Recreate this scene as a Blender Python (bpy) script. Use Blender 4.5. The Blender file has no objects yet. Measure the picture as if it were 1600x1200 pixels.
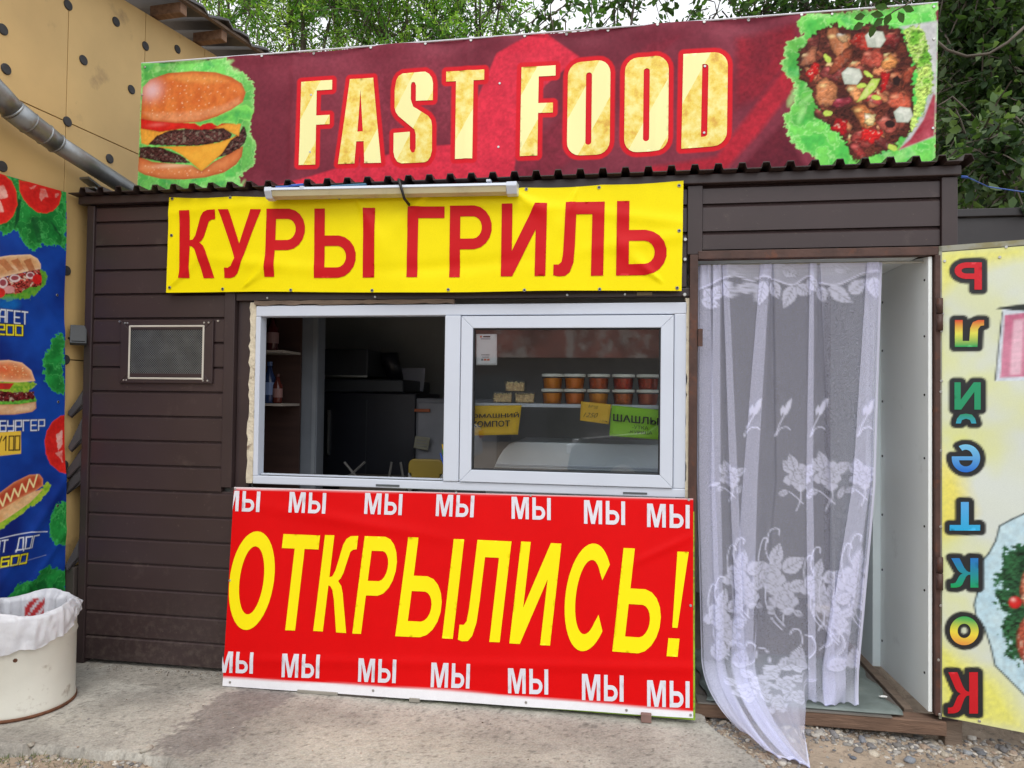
import bpy, bmesh, math, random
import numpy as np
from mathutils import Vector, Matrix
from mathutils.geometry import delaunay_2d_cdt
random.seed(7); RNG = np.random.default_rng(7)
S = bpy.context.scene
COL = S.collection
# ------------------------------------------------------------------ camera, sky, sun, exposure
FPX = 1089.1; CAM = np.array([0.0, -3.3, 1.41])
YAW, PITCH, ROLL = 0.15343, 0.02109, 0.01255
def _axes():
    cy, sy = math.cos(YAW), math.sin(YAW)
    f = np.array([-sy*math.cos(PITCH), cy*math.cos(PITCH), math.sin(PITCH)])
    r = np.array([cy, sy, 0.0]); u = np.cross(r, f)
    c, s = math.cos(ROLL), math.sin(ROLL)
    return c*r+s*u, -s*r+c*u, f
CR, CU, CF = _axes()
cd = bpy.data.cameras.new('camera'); cam = bpy.data.objects.new('camera', cd); COL.objects.link(cam)
cd.sensor_width = 36; cd.lens = 36*FPX/1600; cd.clip_end = 500; cd.clip_start = 0.05
M = Matrix(((CR[0], CU[0], -CF[0], CAM[0]), (CR[1], CU[1], -CF[1], CAM[1]), (CR[2], CU[2], -CF[2], CAM[2]), (0, 0, 0, 1)))
cam.matrix_world = M
S.camera = cam
W = bpy.data.worlds.new('World'); S.world = W; W.use_nodes = True
nt = W.node_tree; nt.nodes.clear()
SUN_EL, SUN_AZ = math.radians(56), math.radians(170)     # azimuth clockwise from +Y
sky = nt.nodes.new('ShaderNodeTexSky'); sky.sky_type = 'NISHITA'; sky.sun_disc = False
sky.sun_elevation = SUN_EL; sky.sun_rotation = SUN_AZ; sky.dust_density = 4.0; sky.air_density = 1.0; sky.ozone_density = 1.0
hs = nt.nodes.new('ShaderNodeHueSaturation'); hs.inputs['Saturation'].default_value = 0.22
bg = nt.nodes.new('ShaderNodeBackground'); bg.inputs['Strength'].default_value = 0.15
wo = nt.nodes.new('ShaderNodeOutputWorld')
cl = nt.nodes.new('ShaderNodeMix'); cl.data_type = 'RGBA'; cl.inputs[0].default_value = 0.7; cl.inputs[7].default_value = (7.4, 7.55, 7.9, 1)   # even cloud cover over the sky
nt.links.new(sky.outputs[0], hs.inputs['Color']); nt.links.new(hs.outputs[0], cl.inputs[6]); nt.links.new(cl.outputs[2], bg.inputs[0]); nt.links.new(bg.outputs[0], wo.inputs[0])
sd = bpy.data.lights.new('sun', 'SUN'); sd.energy = 0.6; sd.angle = math.radians(28); sd.color = (1, 0.97, 0.93)
sun = bpy.data.objects.new('sun', sd); COL.objects.link(sun)
sv = Vector((math.sin(SUN_AZ)*math.cos(SUN_EL), math.cos(SUN_AZ)*math.cos(SUN_EL), math.sin(SUN_EL)))
sun.rotation_euler = sv.to_track_quat('Z', 'Y').to_euler()
S.view_settings.view_transform = 'Standard'; S.view_settings.look = 'None'
S.view_settings.gamma = 1; S.view_settings.use_curve_mapping = False
S.view_settings.exposure = 0.48
# ------------------------------------------------------------------ projection helpers (real planes of the place)
def ray(x, y): return CF*FPX+(x-800)*CR-(y-600)*CU
def on(x, y, n, p):
    d = ray(x, y); n = np.array(n, float); return CAM+d*(((np.array(p)-CAM)@n)/(d@n))
def fa(x, y, Y=0.0): return on(x, y, (0, 1, 0), (0, Y, 0))
def gr(x, y, z=0.0): return on(x, y, (0, 0, 1), (0, 0, z))
# ------------------------------------------------------------------ colour and materials
def lin(c):
    c = np.asarray(c, float)/255.0
    return np.where(c <= 0.04045, c/12.92, ((c+0.055)/1.055)**2.4)
MATS = {}
def mat(name, rgb, rough=0.6, var=0.12, scale=6.0, bump=0.0, bscale=60.0, metal=0.0, spec=0.5, dirt=None, rand=0.0, stretch=(1, 1, 1), emit=None):
    """rgb in sRGB 0-255. dirt=(rgb, scale, threshold, amount)"""
    if name in MATS: return MATS[name]
    m = bpy.data.materials.new(name); m.use_nodes = True; N = m.node_tree.nodes; L = m.node_tree.links
    b = N['Principled BSDF']; b.inputs['Roughness'].default_value = rough; b.inputs['Metallic'].default_value = metal
    b.inputs['Specular IOR Level'].default_value = spec
    tc = N.new('ShaderNodeTexCoord'); mp = N.new('ShaderNodeMapping'); mp.inputs['Scale'].default_value = stretch
    L.new(tc.outputs['Object'], mp.inputs[0])
    no = N.new('ShaderNodeTexNoise'); no.inputs['Scale'].default_value = scale; no.inputs['Detail'].default_value = 6
    L.new(mp.outputs[0], no.inputs['Vector'])
    c = lin(rgb)
    mx = N.new('ShaderNodeMix'); mx.data_type = 'RGBA'
    mx.inputs[6].default_value = (*np.clip(c*(1-var), 0, 1), 1); mx.inputs[7].default_value = (*np.clip(c*(1+var), 0, 1), 1)
    rp = N.new('ShaderNodeMapRange'); rp.inputs[1].default_value = 0.3; rp.inputs[2].default_value = 0.7
    L.new(no.outputs[0], rp.inputs[0]); L.new(rp.outputs[0], mx.inputs[0])
    out = mx.outputs[2]
    if rand:
        oi = N.new('ShaderNodeObjectInfo'); hv = N.new('ShaderNodeHueSaturation')
        r2 = N.new('ShaderNodeMapRange'); r2.inputs[3].default_value = 1-rand; r2.inputs[4].default_value = 1+rand
        L.new(oi.outputs['Random'], r2.inputs[0]); L.new(r2.outputs[0], hv.inputs['Value']); L.new(out, hv.inputs['Color']); out = hv.outputs[0]
    if dirt:
        dc, ds, th, am = dirt
        n2 = N.new('ShaderNodeTexNoise'); n2.inputs['Scale'].default_value = ds; n2.inputs['Detail'].default_value = 8; n2.inputs['Roughness'].default_value = 0.65
        L.new(tc.outputs['Object'], n2.inputs['Vector'])
        r3 = N.new('ShaderNodeMapRange'); r3.inputs[1].default_value = th; r3.inputs[2].default_value = th+0.12; r3.inputs[4].default_value = am
        L.new(n2.outputs[0], r3.inputs[0])
        m2 = N.new('ShaderNodeMix'); m2.data_type = 'RGBA'; m2.inputs[7].default_value = (*lin(dc), 1)
        L.new(out, m2.inputs[6]); L.new(r3.outputs[0], m2.inputs[0]); out = m2.outputs[2]
    L.new(out, b.inputs['Base Color'])
    if bump:
        bn = N.new('ShaderNodeTexNoise'); bn.inputs['Scale'].default_value = bscale; bn.inputs['Detail'].default_value = 5
        L.new(mp.outputs[0], bn.inputs['Vector'])
        bp = N.new('ShaderNodeBump'); bp.inputs['Strength'].default_value = bump; bp.inputs['Distance'].default_value = 0.01
        L.new(bn.outputs[0], bp.inputs['Height']); L.new(bp.outputs[0], b.inputs['Normal'])
    MATS[name] = m; return m
def vmat(name, rough=0.5, spec=0.5, grain=0.06, gscale=300.0, bump=0.1, bscale=25.0, trans=0.0):
    """material whose flat print comes from the mesh colour attribute 'print'"""
    if name in MATS: return MATS[name]
    m = bpy.data.materials.new(name); m.use_nodes = True; N = m.node_tree.nodes; L = m.node_tree.links
    b = N['Principled BSDF']; b.inputs['Roughness'].default_value = rough; b.inputs['Specular IOR Level'].default_value = spec
    a = N.new('ShaderNodeAttribute'); a.attribute_name = 'print'
    tc = N.new('ShaderNodeTexCoord'); no = N.new('ShaderNodeTexNoise'); no.inputs['Scale'].default_value = gscale; no.inputs['Detail'].default_value = 3
    L.new(tc.outputs['Object'], no.inputs['Vector'])
    r = N.new('ShaderNodeMapRange'); r.inputs[1].default_value = 0.3; r.inputs[2].default_value = 0.7; r.inputs[3].default_value = 1-grain; r.inputs[4].default_value = 1+grain
    L.new(no.outputs[0], r.inputs[0])
    h = N.new('ShaderNodeHueSaturation'); L.new(a.outputs['Color'], h.inputs['Color']); L.new(r.outputs[0], h.inputs['Value'])
    L.new(h.outputs[0], b.inputs['Base Color'])
    if bump:
        bn = N.new('ShaderNodeTexNoise'); bn.inputs['Scale'].default_value = bscale; bn.inputs['Detail'].default_value = 4
        L.new(tc.outputs['Object'], bn.inputs['Vector'])
        bp = N.new('ShaderNodeBump'); bp.inputs['Strength'].default_value = bump; bp.inputs['Distance'].default_value = 0.01
        L.new(bn.outputs[0], bp.inputs['Height']); L.new(bp.outputs[0], b.inputs['Normal'])
    if trans:
        o = [n for n in N if n.type == 'OUTPUT_MATERIAL'][0]
        t = N.new('ShaderNodeBsdfTranslucent'); L.new(h.outputs[0], t.inputs[0])
        ms = N.new('ShaderNodeMixShader'); ms.inputs[0].default_value = trans
        L.new(b.outputs[0], ms.inputs[1]); L.new(t.outputs[0], ms.inputs[2]); L.new(ms.outputs[0], o.inputs[0])
    MATS[name] = m; return m
def glass(name, tint=(240, 244, 244), rough=0.0, k=1.9, base=0.0):
    if name in MATS: return MATS[name]
    m = bpy.data.materials.new(name); m.use_nodes = True; N = m.node_tree.nodes; L = m.node_tree.links
    N.remove(N['Principled BSDF']); o = N['Material Output']
    t = N.new('ShaderNodeBsdfTransparent'); t.inputs[0].default_value = (*lin(tint), 1)
    g = N.new('ShaderNodeBsdfGlossy'); g.inputs['Roughness'].default_value = rough
    f = N.new('ShaderNodeFresnel'); f.inputs[0].default_value = 1.5
    n = N.new('ShaderNodeTexNoise'); n.inputs['Scale'].default_value = 2.0
    bp = N.new('ShaderNodeBump'); bp.inputs['Strength'].default_value = 0.012; L.new(n.outputs[0], bp.inputs['Height']); L.new(bp.outputs[0], g.inputs['Normal'])
    ma = N.new('ShaderNodeMath'); ma.operation = 'MULTIPLY_ADD'; ma.inputs[2].default_value = base; ma.inputs[1].default_value = k; ma.use_clamp = True
    L.new(f.outputs[0], ma.inputs[0])
    ms = N.new('ShaderNodeMixShader'); L.new(ma.outputs[0], ms.inputs[0]); L.new(t.outputs[0], ms.inputs[1]); L.new(g.outputs[0], ms.inputs[2]); L.new(ms.outputs[0], o.inputs[0])
    MATS[name] = m; return m
# ------------------------------------------------------------------ objects
def thing(name, label, cat, loc=(0, 0, 0), group=None):
    o = bpy.data.objects.new(name, None); COL.objects.link(o); o.location = loc
    o['label'] = label; o['category'] = cat; o.empty_display_size = 0.1
    if group: o['group'] = group
    return o
def tag(o, label, cat, group=None):
    o['label'] = label; o['category'] = cat
    if group: o['group'] = group
    return o
def root_loc(o):
    p = np.zeros(3)
    while o is not None: p += np.array(o.location); o = o.parent
    return p
def mesh(name, V, F, m=None, parent=None, smooth=False, kind=None, origin=None, mi=None, mats=None, edges=()):
    V = np.asarray(V, float)
    off = root_loc(parent) if parent is not None else (np.array(origin, float) if origin is not None else np.zeros(3))
    me = bpy.data.meshes.new(name)
    if isinstance(F, np.ndarray):
        n = F.shape[1]
        me.vertices.add(len(V)); me.vertices.foreach_set('co', (V-off).astype(np.float32).ravel())
        me.loops.add(F.size); me.loops.foreach_set('vertex_index', F.astype(np.int32).ravel())
        me.polygons.add(len(F)); me.polygons.foreach_set('loop_start', np.arange(0, F.size, n, dtype=np.int32))
        me.update(calc_edges=True)
    else:
        me.from_pydata((V-off).tolist(), [], [list(f) for f in F]); me.update()
    if mats:
        for x in mats: me.materials.append(x)
        if mi is not None: me.polygons.foreach_set('material_index', np.array(mi, dtype=np.int32))
    elif m: me.materials.append(m)
    if smooth: me.polygons.foreach_set('use_smooth', np.ones(len(me.polygons), dtype=bool))
    o = bpy.data.objects.new(name, me); COL.objects.link(o)
    if parent is not None: o.parent = parent
    else: o.location = off
    if kind: o['kind'] = kind
    return o
def setcol(o, C):
    me = o.data; a = me.color_attributes.new('print', 'FLOAT_COLOR', 'POINT')
    D = np.ones((len(me.vertices), 4), np.float32); D[:, :3] = C; a.data.foreach_set('color', D.ravel())
class MB:
    def __init__(s): s.v = []; s.f = []
    def add(s, V, F):
        k = len(s.v); s.v += [tuple(map(float, q)) for q in V]; s.f += [tuple(i+k for i in f) for f in F]; return s
    def box(s, x0, x1, y0, y1, z0, z1):
        V = [(x, y, z) for z in (z0, z1) for y in (y0, y1) for x in (x0, x1)]
        return s.add(V, [(0, 2, 3, 1), (4, 5, 7, 6), (0, 1, 5, 4), (2, 6, 7, 3), (0, 4, 6, 2), (1, 3, 7, 5)])
    def prism(s, P, a, b):
        """closed ring of 3-D points P swept from offset a to offset b (vectors)"""
        P = np.array(P, float); n = len(P); V = np.vstack([P+np.array(a), P+np.array(b)])
        F = [tuple(range(n-1, -1, -1)), tuple(range(n, 2*n))]+[(i, (i+1) % n, n+(i+1) % n, n+i) for i in range(n)]
        return s.add(V, F)
    def tube(s, P, r, n=10, cap=True):
        P = [Vector(p) for p in P]; R = r if hasattr(r, '__len__') else [r]*len(P); V = []; F = []
        up = Vector((0, 0, 1)); pt = (P[1]-P[0]).normalized()
        if abs(pt.dot(up)) > 0.95: up = Vector((1, 0, 0))
        a = pt.cross(up).normalized()
        for i, p in enumerate(P):
            t = ((P[min(i+1, len(P)-1)]-P[max(i-1, 0)])).normalized(); a = (a-t*a.dot(t)).normalized(); b = t.cross(a)
            V += [p+(a*math.cos(q)+b*math.sin(q))*R[i] for q in [2*math.pi*k/n for k in range(n)]]
        for i in range(len(P)-1):
            F += [(i*n+k, i*n+(k+1) % n, (i+1)*n+(k+1) % n, (i+1)*n+k) for k in range(n)]
        if cap: F += [tuple(range(n-1, -1, -1)), tuple((len(P)-1)*n+k for k in range(n))]
        return s.add(V, F)
    def lathe(s, prof, c, n=24, cap=True):
        V = []; F = []; m = len(prof)
        for r, z in prof: V += [(c[0]+r*math.cos(2*math.pi*k/n), c[1]+r*math.sin(2*math.pi*k/n), c[2]+z) for k in range(n)]
        for i in range(m-1): F += [(i*n+k, i*n+(k+1) % n, (i+1)*n+(k+1) % n, (i+1)*n+k) for k in range(n)]
        if cap: F += [tuple(range(n-1, -1, -1)), tuple((m-1)*n+k for k in range(n))]
        return s.add(V, F)
    def disc(s, c, nrm, r, h, n=14, bev=0.0):
        nrm = Vector(nrm).normalized(); a = nrm.orthogonal().normalized(); b = nrm.cross(a); c = Vector(c)
        rg = [(r, 0), (r, h-bev), (r-bev, h)] if bev else [(r, 0), (r, h)]
        V = []; F = []
        for rr, hh in rg: V += [c+nrm*hh+(a*math.cos(2*math.pi*k/n)+b*math.sin(2*math.pi*k/n))*rr for k in range(n)]
        for i in range(len(rg)-1): F += [(i*n+k, i*n+(k+1) % n, (i+1)*n+(k+1) % n, (i+1)*n+k) for k in range(n)]
        F += [tuple(range(n-1, -1, -1)), tuple((len(rg)-1)*n+k for k in range(n))]
        return s.add(V, F)
    def rot(s, axis, ang, c):
        R_ = Matrix.Rotation(ang, 3, axis); c = Vector(c)
        s.v = [tuple(c+R_@(Vector(q)-c)) for q in s.v]; return s
    def build(s, name, m, parent=None, smooth=False, bevel=0.0, kind=None, origin=None):
        o = mesh(name, s.v, s.f, m, parent, smooth, kind, origin)
        if bevel:
            b = o.modifiers.new('bevel', 'BEVEL'); b.width = bevel; b.segments = 2; b.limit_method = 'ANGLE'
        return o
def box(name, m, parent, x0, x1, y0, y1, z0, z1, bevel=0.0, kind=None):
    return MB().box(x0, x1, y0, y1, z0, z1).build(name, m, parent, bevel=bevel, kind=kind)
def copy_tree(o, parent=None, loc=None, label=None):
    c = o.copy(); COL.objects.link(c)
    if parent is not None: c.parent = parent
    if loc is not None: c.location = loc
    if label: c['label'] = label
    for ch in list(o.children): copy_tree(ch, c)
    return c
# ------------------------------------------------------------------ numpy noise and print painter
def vnoise(shape, cells, rng):
    gy, gx = max(2, int(cells[0])+2), max(2, int(cells[1])+2)
    G = rng.random((gy, gx)); y = np.linspace(0, gy-1.001, shape[0]); x = np.linspace(0, gx-1.001, shape[1])
    yi = y.astype(int); xi = x.astype(int); fy = (y-yi)[:, None]; fx = (x-xi)[None]
    fy = fy*fy*(3-2*fy); fx = fx*fx*(3-2*fx)
    return (G[yi][:, xi]*(1-fy)*(1-fx)+G[yi+1][:, xi]*fy*(1-fx)+G[yi][:, xi+1]*(1-fy)*fx+G[yi+1][:, xi+1]*fy*fx)
def fbm(shape, cells, octv=4, seed=0, pers=0.55):
    rng = np.random.default_rng(seed); o = np.zeros(shape); a = 1; t = 0
    for k in range(octv): o += a*vnoise(shape, (cells[0]*2**k, cells[1]*2**k), rng); t += a; a *= pers
    return o/t
def sdf(P, X, Y):
    P = np.asarray(P, float); n = len(P); d = np.full(X.shape, 1e9); ins = np.zeros(X.shape, bool)
    for i in range(n):
        x0, y0 = P[i]; x1, y1 = P[(i+1) % n]; ex, ey = x1-x0, y1-y0; L = ex*ex+ey*ey+1e-18
        t = np.clip(((X-x0)*ex+(Y-y0)*ey)/L, 0, 1); d = np.minimum(d, (X-x0-t*ex)**2+(Y-y0-t*ey)**2)
        c = ((y0 > Y) != (y1 > Y)); xx = x0+(Y-y0)*(ex)/(ey if abs(ey) > 1e-12 else 1e-12); ins ^= (c & (X < xx))
    d = np.sqrt(d); return np.where(ins, -d, d)
class Canvas:
    """colour raster over the rectangle [u0,u1]x[v0,v1] metres of one printed sheet; p maps traced outline points to u,v"""
    def __init__(s, u0, u1, v0, v1, res, base, p=None, seed=1):
        s.u0, s.v0, s.res = u0, v0, res; s.nu = int((u1-u0)/res)+2; s.nv = int((v1-v0)/res)+2
        s.U, s.V = np.meshgrid(u0+np.arange(s.nu)*res, v0+np.arange(s.nv)*res)
        s.C = np.zeros((s.nv, s.nu, 3)); s.C[:] = lin(base); s.p = p or (lambda x, y: (x, y)); s.seed = seed
        s.fine = fbm(s.U.shape, (s.nv*res/0.012, s.nu*res/0.012), 3, seed); s.mid = fbm(s.U.shape, (s.nv*res/0.05, s.nu*res/0.05), 4, seed+1)
        s.big = fbm(s.U.shape, (s.nv*res/0.25, s.nu*res/0.25), 4, seed+2)
    def sub(s, P, pad):
        a = P.min(0)-pad; b = P.max(0)+pad
        i0 = max(0, int((a[0]-s.u0)/s.res)); i1 = min(s.nu, int((b[0]-s.u0)/s.res)+2); j0 = max(0, int((a[1]-s.v0)/s.res)); j1 = min(s.nv, int((b[1]-s.v0)/s.res)+2)
        return (slice(j0, max(j0, j1)), slice(i0, max(i0, i1)))
    def pts(s, P): return np.array([s.p(*q) for q in P], float)
    def paint(s, P, col, col2=None, amp=0.15, noise='mid', soft=0.0, edge=None, ew=0.008, grow=0.0, hi=None, wob=0.0, raw=False, alpha=1.0, meat=0.0, veins=None, spec=None):
        P = np.asarray(P, float) if raw else s.pts(P)
        sl = s.sub(P, grow+soft+0.01)
        X = s.U[sl]; Y = s.V[sl]
        if X.size == 0: return
        d = sdf(P, X, Y)-grow
        if wob: d = d+(s.fine[sl]-0.5)*wob+(s.mid[sl]-0.5)*wob
        a = np.clip(0.5-d/max(s.res, soft), 0, 1)[..., None]*alpha
        n = {'mid': s.mid, 'fine': s.fine, 'big': s.big}[noise][sl]; n = np.clip((n-0.5)*2.2+0.5, 0, 1)[..., None]
        c = lin(col) if col2 is None else lin(col)*(1-n)+lin(col2)*n
        c = c*(1+amp*((s.fine[sl][..., None]-0.5)*3))
        if meat:
            rg = 1-np.abs(2*s.fine[sl]-1)*1.9; rg = np.clip(rg, 0, 1)[..., None]; mn = s.mid[sl][..., None]; gxn = np.zeros_like(mn)
            gxn[1:] = (s.fine[sl][1:]-s.fine[sl][:-1])[..., None]*6; c = c*np.clip(1-meat*.75+meat*1.1*rg+meat*gxn+meat*.8*(mn-.5), .12, 2.2)
        if veins is not None:
            vv = np.exp(-(np.abs(s.mid[sl]-.5)/.022)**2)[..., None]*.75; c = c*(1-vv)+lin(veins)*vv; dd2 = np.clip((s.big[sl]-.52)*5, 0, .5)[..., None]; c = c*(1-dd2*.6)
        if spec is not None:
            sp_ = np.clip((s.fine[sl]-.63)*14, 0, 1)[..., None]*spec; c = c*(1-sp_)+lin((250, 226, 200))*sp_
        if edge is not None: e = np.exp(np.minimum(d, 0)/ew)[..., None]; c = c*(1-e)+lin(edge)*e
        if hi is not None:
            hp = np.array(s.p(*hi[0])) if not raw else np.array(hi[0]); q = np.exp(-(((X-hp[0])/hi[1])**2+((Y-hp[1])/hi[2])**2))[..., None]*hi[4]; c = c*(1-q)+lin(hi[3])*q
        s.C[sl] = s.C[sl]*(1-a)+np.clip(c, 0, 1)*a
    def ell(s, cx, cy, rx, ry, rot=0, n=22, **k):
        P = [(cx+rx*math.cos(t)*math.cos(rot)-ry*math.sin(t)*math.sin(rot), cy+rx*math.cos(t)*math.sin(rot)+ry*math.sin(t)*math.cos(rot)) for t in np.linspace(0, 2*math.pi, n, endpoint=False)]
        s.paint(P, **k)
    def line(s, P, w, col, **k):
        P = s.pts(P)
        for a, b in zip(P[:-1], P[1:]):
            t = b-a; L = np.hypot(*t)
            if L < 1e-9: continue
            t = t/L; n = np.array([-t[1], t[0]])*w/2; e = t*w*0.4
            s.paint(np.array([a-e+n, b+e+n, b+e-n, a-e-n]), col, raw=True, amp=0, **k)
    def dots(s, P, n, r, col, seed=0, alpha=1.0):
        Q = s.pts(P); g = np.random.default_rng(seed); a = Q.min(0); b = Q.max(0); k = 0; t = 0
        while k < n and t < n*20:
            t += 1; c = a+g.random(2)*(b-a)
            if sdf(Q, np.array([c[0]]), np.array([c[1]]))[0] < -r:
                rr = r*(0.6+0.7*g.random()); s.paint([(c[0]+rr*math.cos(x), c[1]+0.7*rr*math.sin(x)) for x in np.linspace(0, 6.28, 7)[:-1]], col, raw=True, amp=0, alpha=alpha); k += 1
    def sample(s, u, v):
        x = np.clip((u-s.u0)/s.res, 0, s.nu-1.001); y = np.clip((v-s.v0)/s.res, 0, s.nv-1.001)
        i = x.astype(int); j = y.astype(int); fx = (x-i)[:, None]; fy = (y-j)[:, None]
        return s.C[j, i]*(1-fx)*(1-fy)+s.C[j, i+1]*fx*(1-fy)+s.C[j+1, i]*(1-fx)*fy+s.C[j+1, i+1]*fx*fy
class Sheet:
    """a printed vinyl sheet: frame O,U,V,N; corners in u,v; wrinkle function w(u,v) -> metres along N"""
    def __init__(s, O, U, V, corners, wr, edge=None):
        s.O = np.array(O, float); s.U = np.array(U, float)/np.linalg.norm(U); s.V = np.array(V, float)/np.linalg.norm(V); s.N = np.cross(s.U, s.V)
        s.c = np.array(corners, float); s.wr = wr; s.edge = edge      # bl, br, tr, tl
    def pos(s, u, v, off=0.0):
        u = np.asarray(u, float); v = np.asarray(v, float); h = s.wr(u, v)+off
        return s.O+u[..., None]*s.U+v[..., None]*s.V+h[..., None]*s.N
    def px(s, x, y):
        p = on(x, y, s.N, s.O)-s.O; return float(p@s.U), float(p@s.V)
    def build(s, name, parent, m, canvas, res, off=0.0):
        bl, br, tr, tl = s.c; nu = int(np.linalg.norm(br-bl)/res)+1; nv = int(np.linalg.norm(tl-bl)/res)+1
        a, b = np.meshgrid(np.linspace(0, 1, nu), np.linspace(0, 1, nv)); a = a.ravel()[:, None]; b = b.ravel()[:, None]
        q = bl*(1-a)*(1-b)+br*a*(1-b)+tr*a*b+tl*(1-a)*b
        if s.edge is not None: q = s.edge(q, a[:, 0], b[:, 0])
        V = s.pos(q[:, 0], q[:, 1], off); i = np.arange(nu*nv).reshape(nv, nu)
        F = np.stack([i[:-1, :-1].ravel(), i[:-1, 1:].ravel(), i[1:, 1:].ravel(), i[1:, :-1].ravel()], 1)
        o = mesh(name, V, F, m, parent, smooth=True); setcol(o, canvas.sample(q[:, 0], q[:, 1])); return o
    def glyph(s, loops, quad, m, parent, off=0.0022, step=0.012, name='letter', clip=None, colfn=None):
        """loops in the unit box; quad = tl,tr,br,bl traced points"""
        tl, tr, br, bl = [np.array(s.px(*q)) for q in quad]; L2 = []
        for lp in loops:
            P = []; lp = [np.array(q, float) for q in lp]
            for i in range(len(lp)):
                A = lp[i]; B = lp[(i+1) % len(lp)]; f = lambda q: (bl*(1-q[0])*(1-q[1])+br*q[0]*(1-q[1])+tr*q[0]*q[1]+tl*(1-q[0])*q[1])
                k = max(1, int(np.linalg.norm(f(A)-f(B))/step))
                P += [f(A+(B-A)*j/k) for j in range(k)]
            P = np.array(P)
            if clip is not None: P[:, 0] = np.maximum(P[:, 0], clip)
            L2.append(P)
        keep = []
        for P in L2:
            Q = [P[0]]
            for q in P[1:]:
                if np.hypot(*(q-Q[-1])) > 1e-5: Q.append(q)
            keep.append(np.array(Q))
        L2 = keep; A = np.vstack(L2); E = []; k = 0
        for P in L2: E += [(k+i, k+(i+1) % len(P)) for i in range(len(P))]; k += len(P)
        a = A.min(0); b = A.max(0); gx, gy = np.meshgrid(np.arange(a[0], b[0], step), np.arange(a[1], b[1], step)); gx = gx.ravel(); gy = gy.ravel()
        ds = [sdf(P, gx, gy) for P in L2]; par = sum((d < 0).astype(int) for d in ds) % 2; near = np.min([np.abs(d) for d in ds], 0)
        g = (par == 1) & (near > step*0.4); pts = [Vector(q) for q in A]+[Vector((x, y)) for x, y in zip(gx[g], gy[g])]
        r = delaunay_2d_cdt(pts, E, [], 0, 1e-6); VV = np.array([tuple(q) for q in r[0]]); F = [tuple(f) for f in r[2]]
        cen = np.array([VV[list(f)].mean(0) for f in F]); par = sum((sdf(P, cen[:, 0], cen[:, 1]) < 0).astype(int) for P in L2) % 2
        F = [f for f, q in zip(F, par) if q == 1]
        out = []
        for f in F:
            p0, p1, p2 = VV[f[0]], VV[f[1]], VV[f[2]]
            cr = (p1[0]-p0[0])*(p2[1]-p0[1])-(p1[1]-p0[1])*(p2[0]-p0[0]); out.append(f if cr > 0 else f[::-1])
        o = mesh(name, s.pos(VV[:, 0], VV[:, 1], off), out, m, parent, smooth=True)
        if colfn is not None: setcol(o, colfn(VV[:, 0], VV[:, 1]))
        return o, L2
# ------------------------------------------------------------------ glyph outlines in the unit box
def arc(cx, cy, rx, ry, a0, a1, n=10): return [(cx+rx*math.cos(math.radians(a)), cy+ry*math.sin(math.radians(a))) for a in np.linspace(a0, a1, n)]
def bowl(s, t, lo, hi, x1=1.0, cx=0.55, x0=0.0):
    m = (lo+hi)/2; r = (hi-lo)/2
    hole = [(s, lo+t), (s, hi-t), (cx, hi-t)]+arc(cx, m, x1-cx-s*0.95*x1, r-t, 85, -85)+[(cx, lo+t)]
    return m, r, hole
def gP(s=.25, t=.15):
    m, r, h = bowl(s, t, .39, 1.0); return [[(0, 0), (0, 1), (.55, 1)]+arc(.55, m, .45, r, 85, -85)+[(.55, .39), (s, .39), (s, 0)], h]
def gSoft(s=.25, t=.15, w=1.0):
    m, r, h = bowl(s, t, 0.0, .61); o = [(0, 0), (0, 1), (s, 1), (s, .61), (.55, .61)]+arc(.55, m, .45, r, 85, -85)+[(.55, 0)]
    return [[(x*w, y) for x, y in o], [(x*w, y) for x, y in h]]
def gI(a=.81, b=1.0): return [[(a, 0), (a, 1), (b, 1), (b, 0)]]
def gK(): return [[(0, 0), (0, 1), (.285, 1), (.285, .56), (.37, .57), (.44, .63), (.51, .76), (.58, .9), (.66, .965), (.78, .995), (1, 1), (1, .86), (.9, .855), (.82, .83), (.76, .73), (.69, .61), (.63, .555), (.56, .525), (.67, .475), (.74, .4), (.98, 0), (.68, 0), (.5, .33), (.42, .43), (.35, .465), (.285, .475), (.285, 0)]]
def gU(): return [[(0, 1), (.24, 1), (.495, .5), (.755, 1), (1, 1), (.53, .19), (.45, .07), (.37, .02), (.25, 0), (.1, .005), (.1, .155), (.2, .15), (.28, .18), (.38, .29)]]
def gG(): return [[(0, 0), (0, 1), (1, 1), (1, .835), (.29, .835), (.29, 0)]]
def gIi(): return [[(0, 0), (0, 1), (.24, 1), (.24, .35), (.74, 1), (1, 1), (1, 0), (.76, 0), (.76, .64), (.26, 0)]]
def gL(): return [[(0, .01), (0, .155), (.1, .155), (.16, .19), (.185, .3), (.2, .6), (.21, 1), (1, 1), (1, 0), (.755, 0), (.755, .83), (.43, .83), (.42, .4), (.4, .18), (.33, .05), (.24, 0), (.1, -.005)]]
def gM(): return [[(0, 0), (0, 1), (.3, 1), (.5, .33), (.7, 1), (1, 1), (1, 0), (.81, 0), (.81, .76), (.6, 0), (.4, 0), (.19, .76), (.19, 0)]]
def gO(tx=.23, ty=.155): return [arc(.5, .5, .5, .5, 0, 352, 40), arc(.5, .5, .5-tx, .5-ty, 0, 352, 36)]
def gT(t=.155, a=.37, b=.63): return [[(0, 1-t), (0, 1), (1, 1), (1, 1-t), (b, 1-t), (b, 0), (a, 0), (a, 1-t)]]
def gC(): return [arc(.5, .5, .5, .5, 38, 322, 36)+[(.77, .34)]+arc(.5, .5, .27, .345, 318, 42, 30)+[(.77, .66)]]
def gEx(): return [[(.0, 1), (1, 1), (.72, .27), (.25, .27)], [(0, 0), (0, .17), (1, .17), (1, 0)]]
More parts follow.
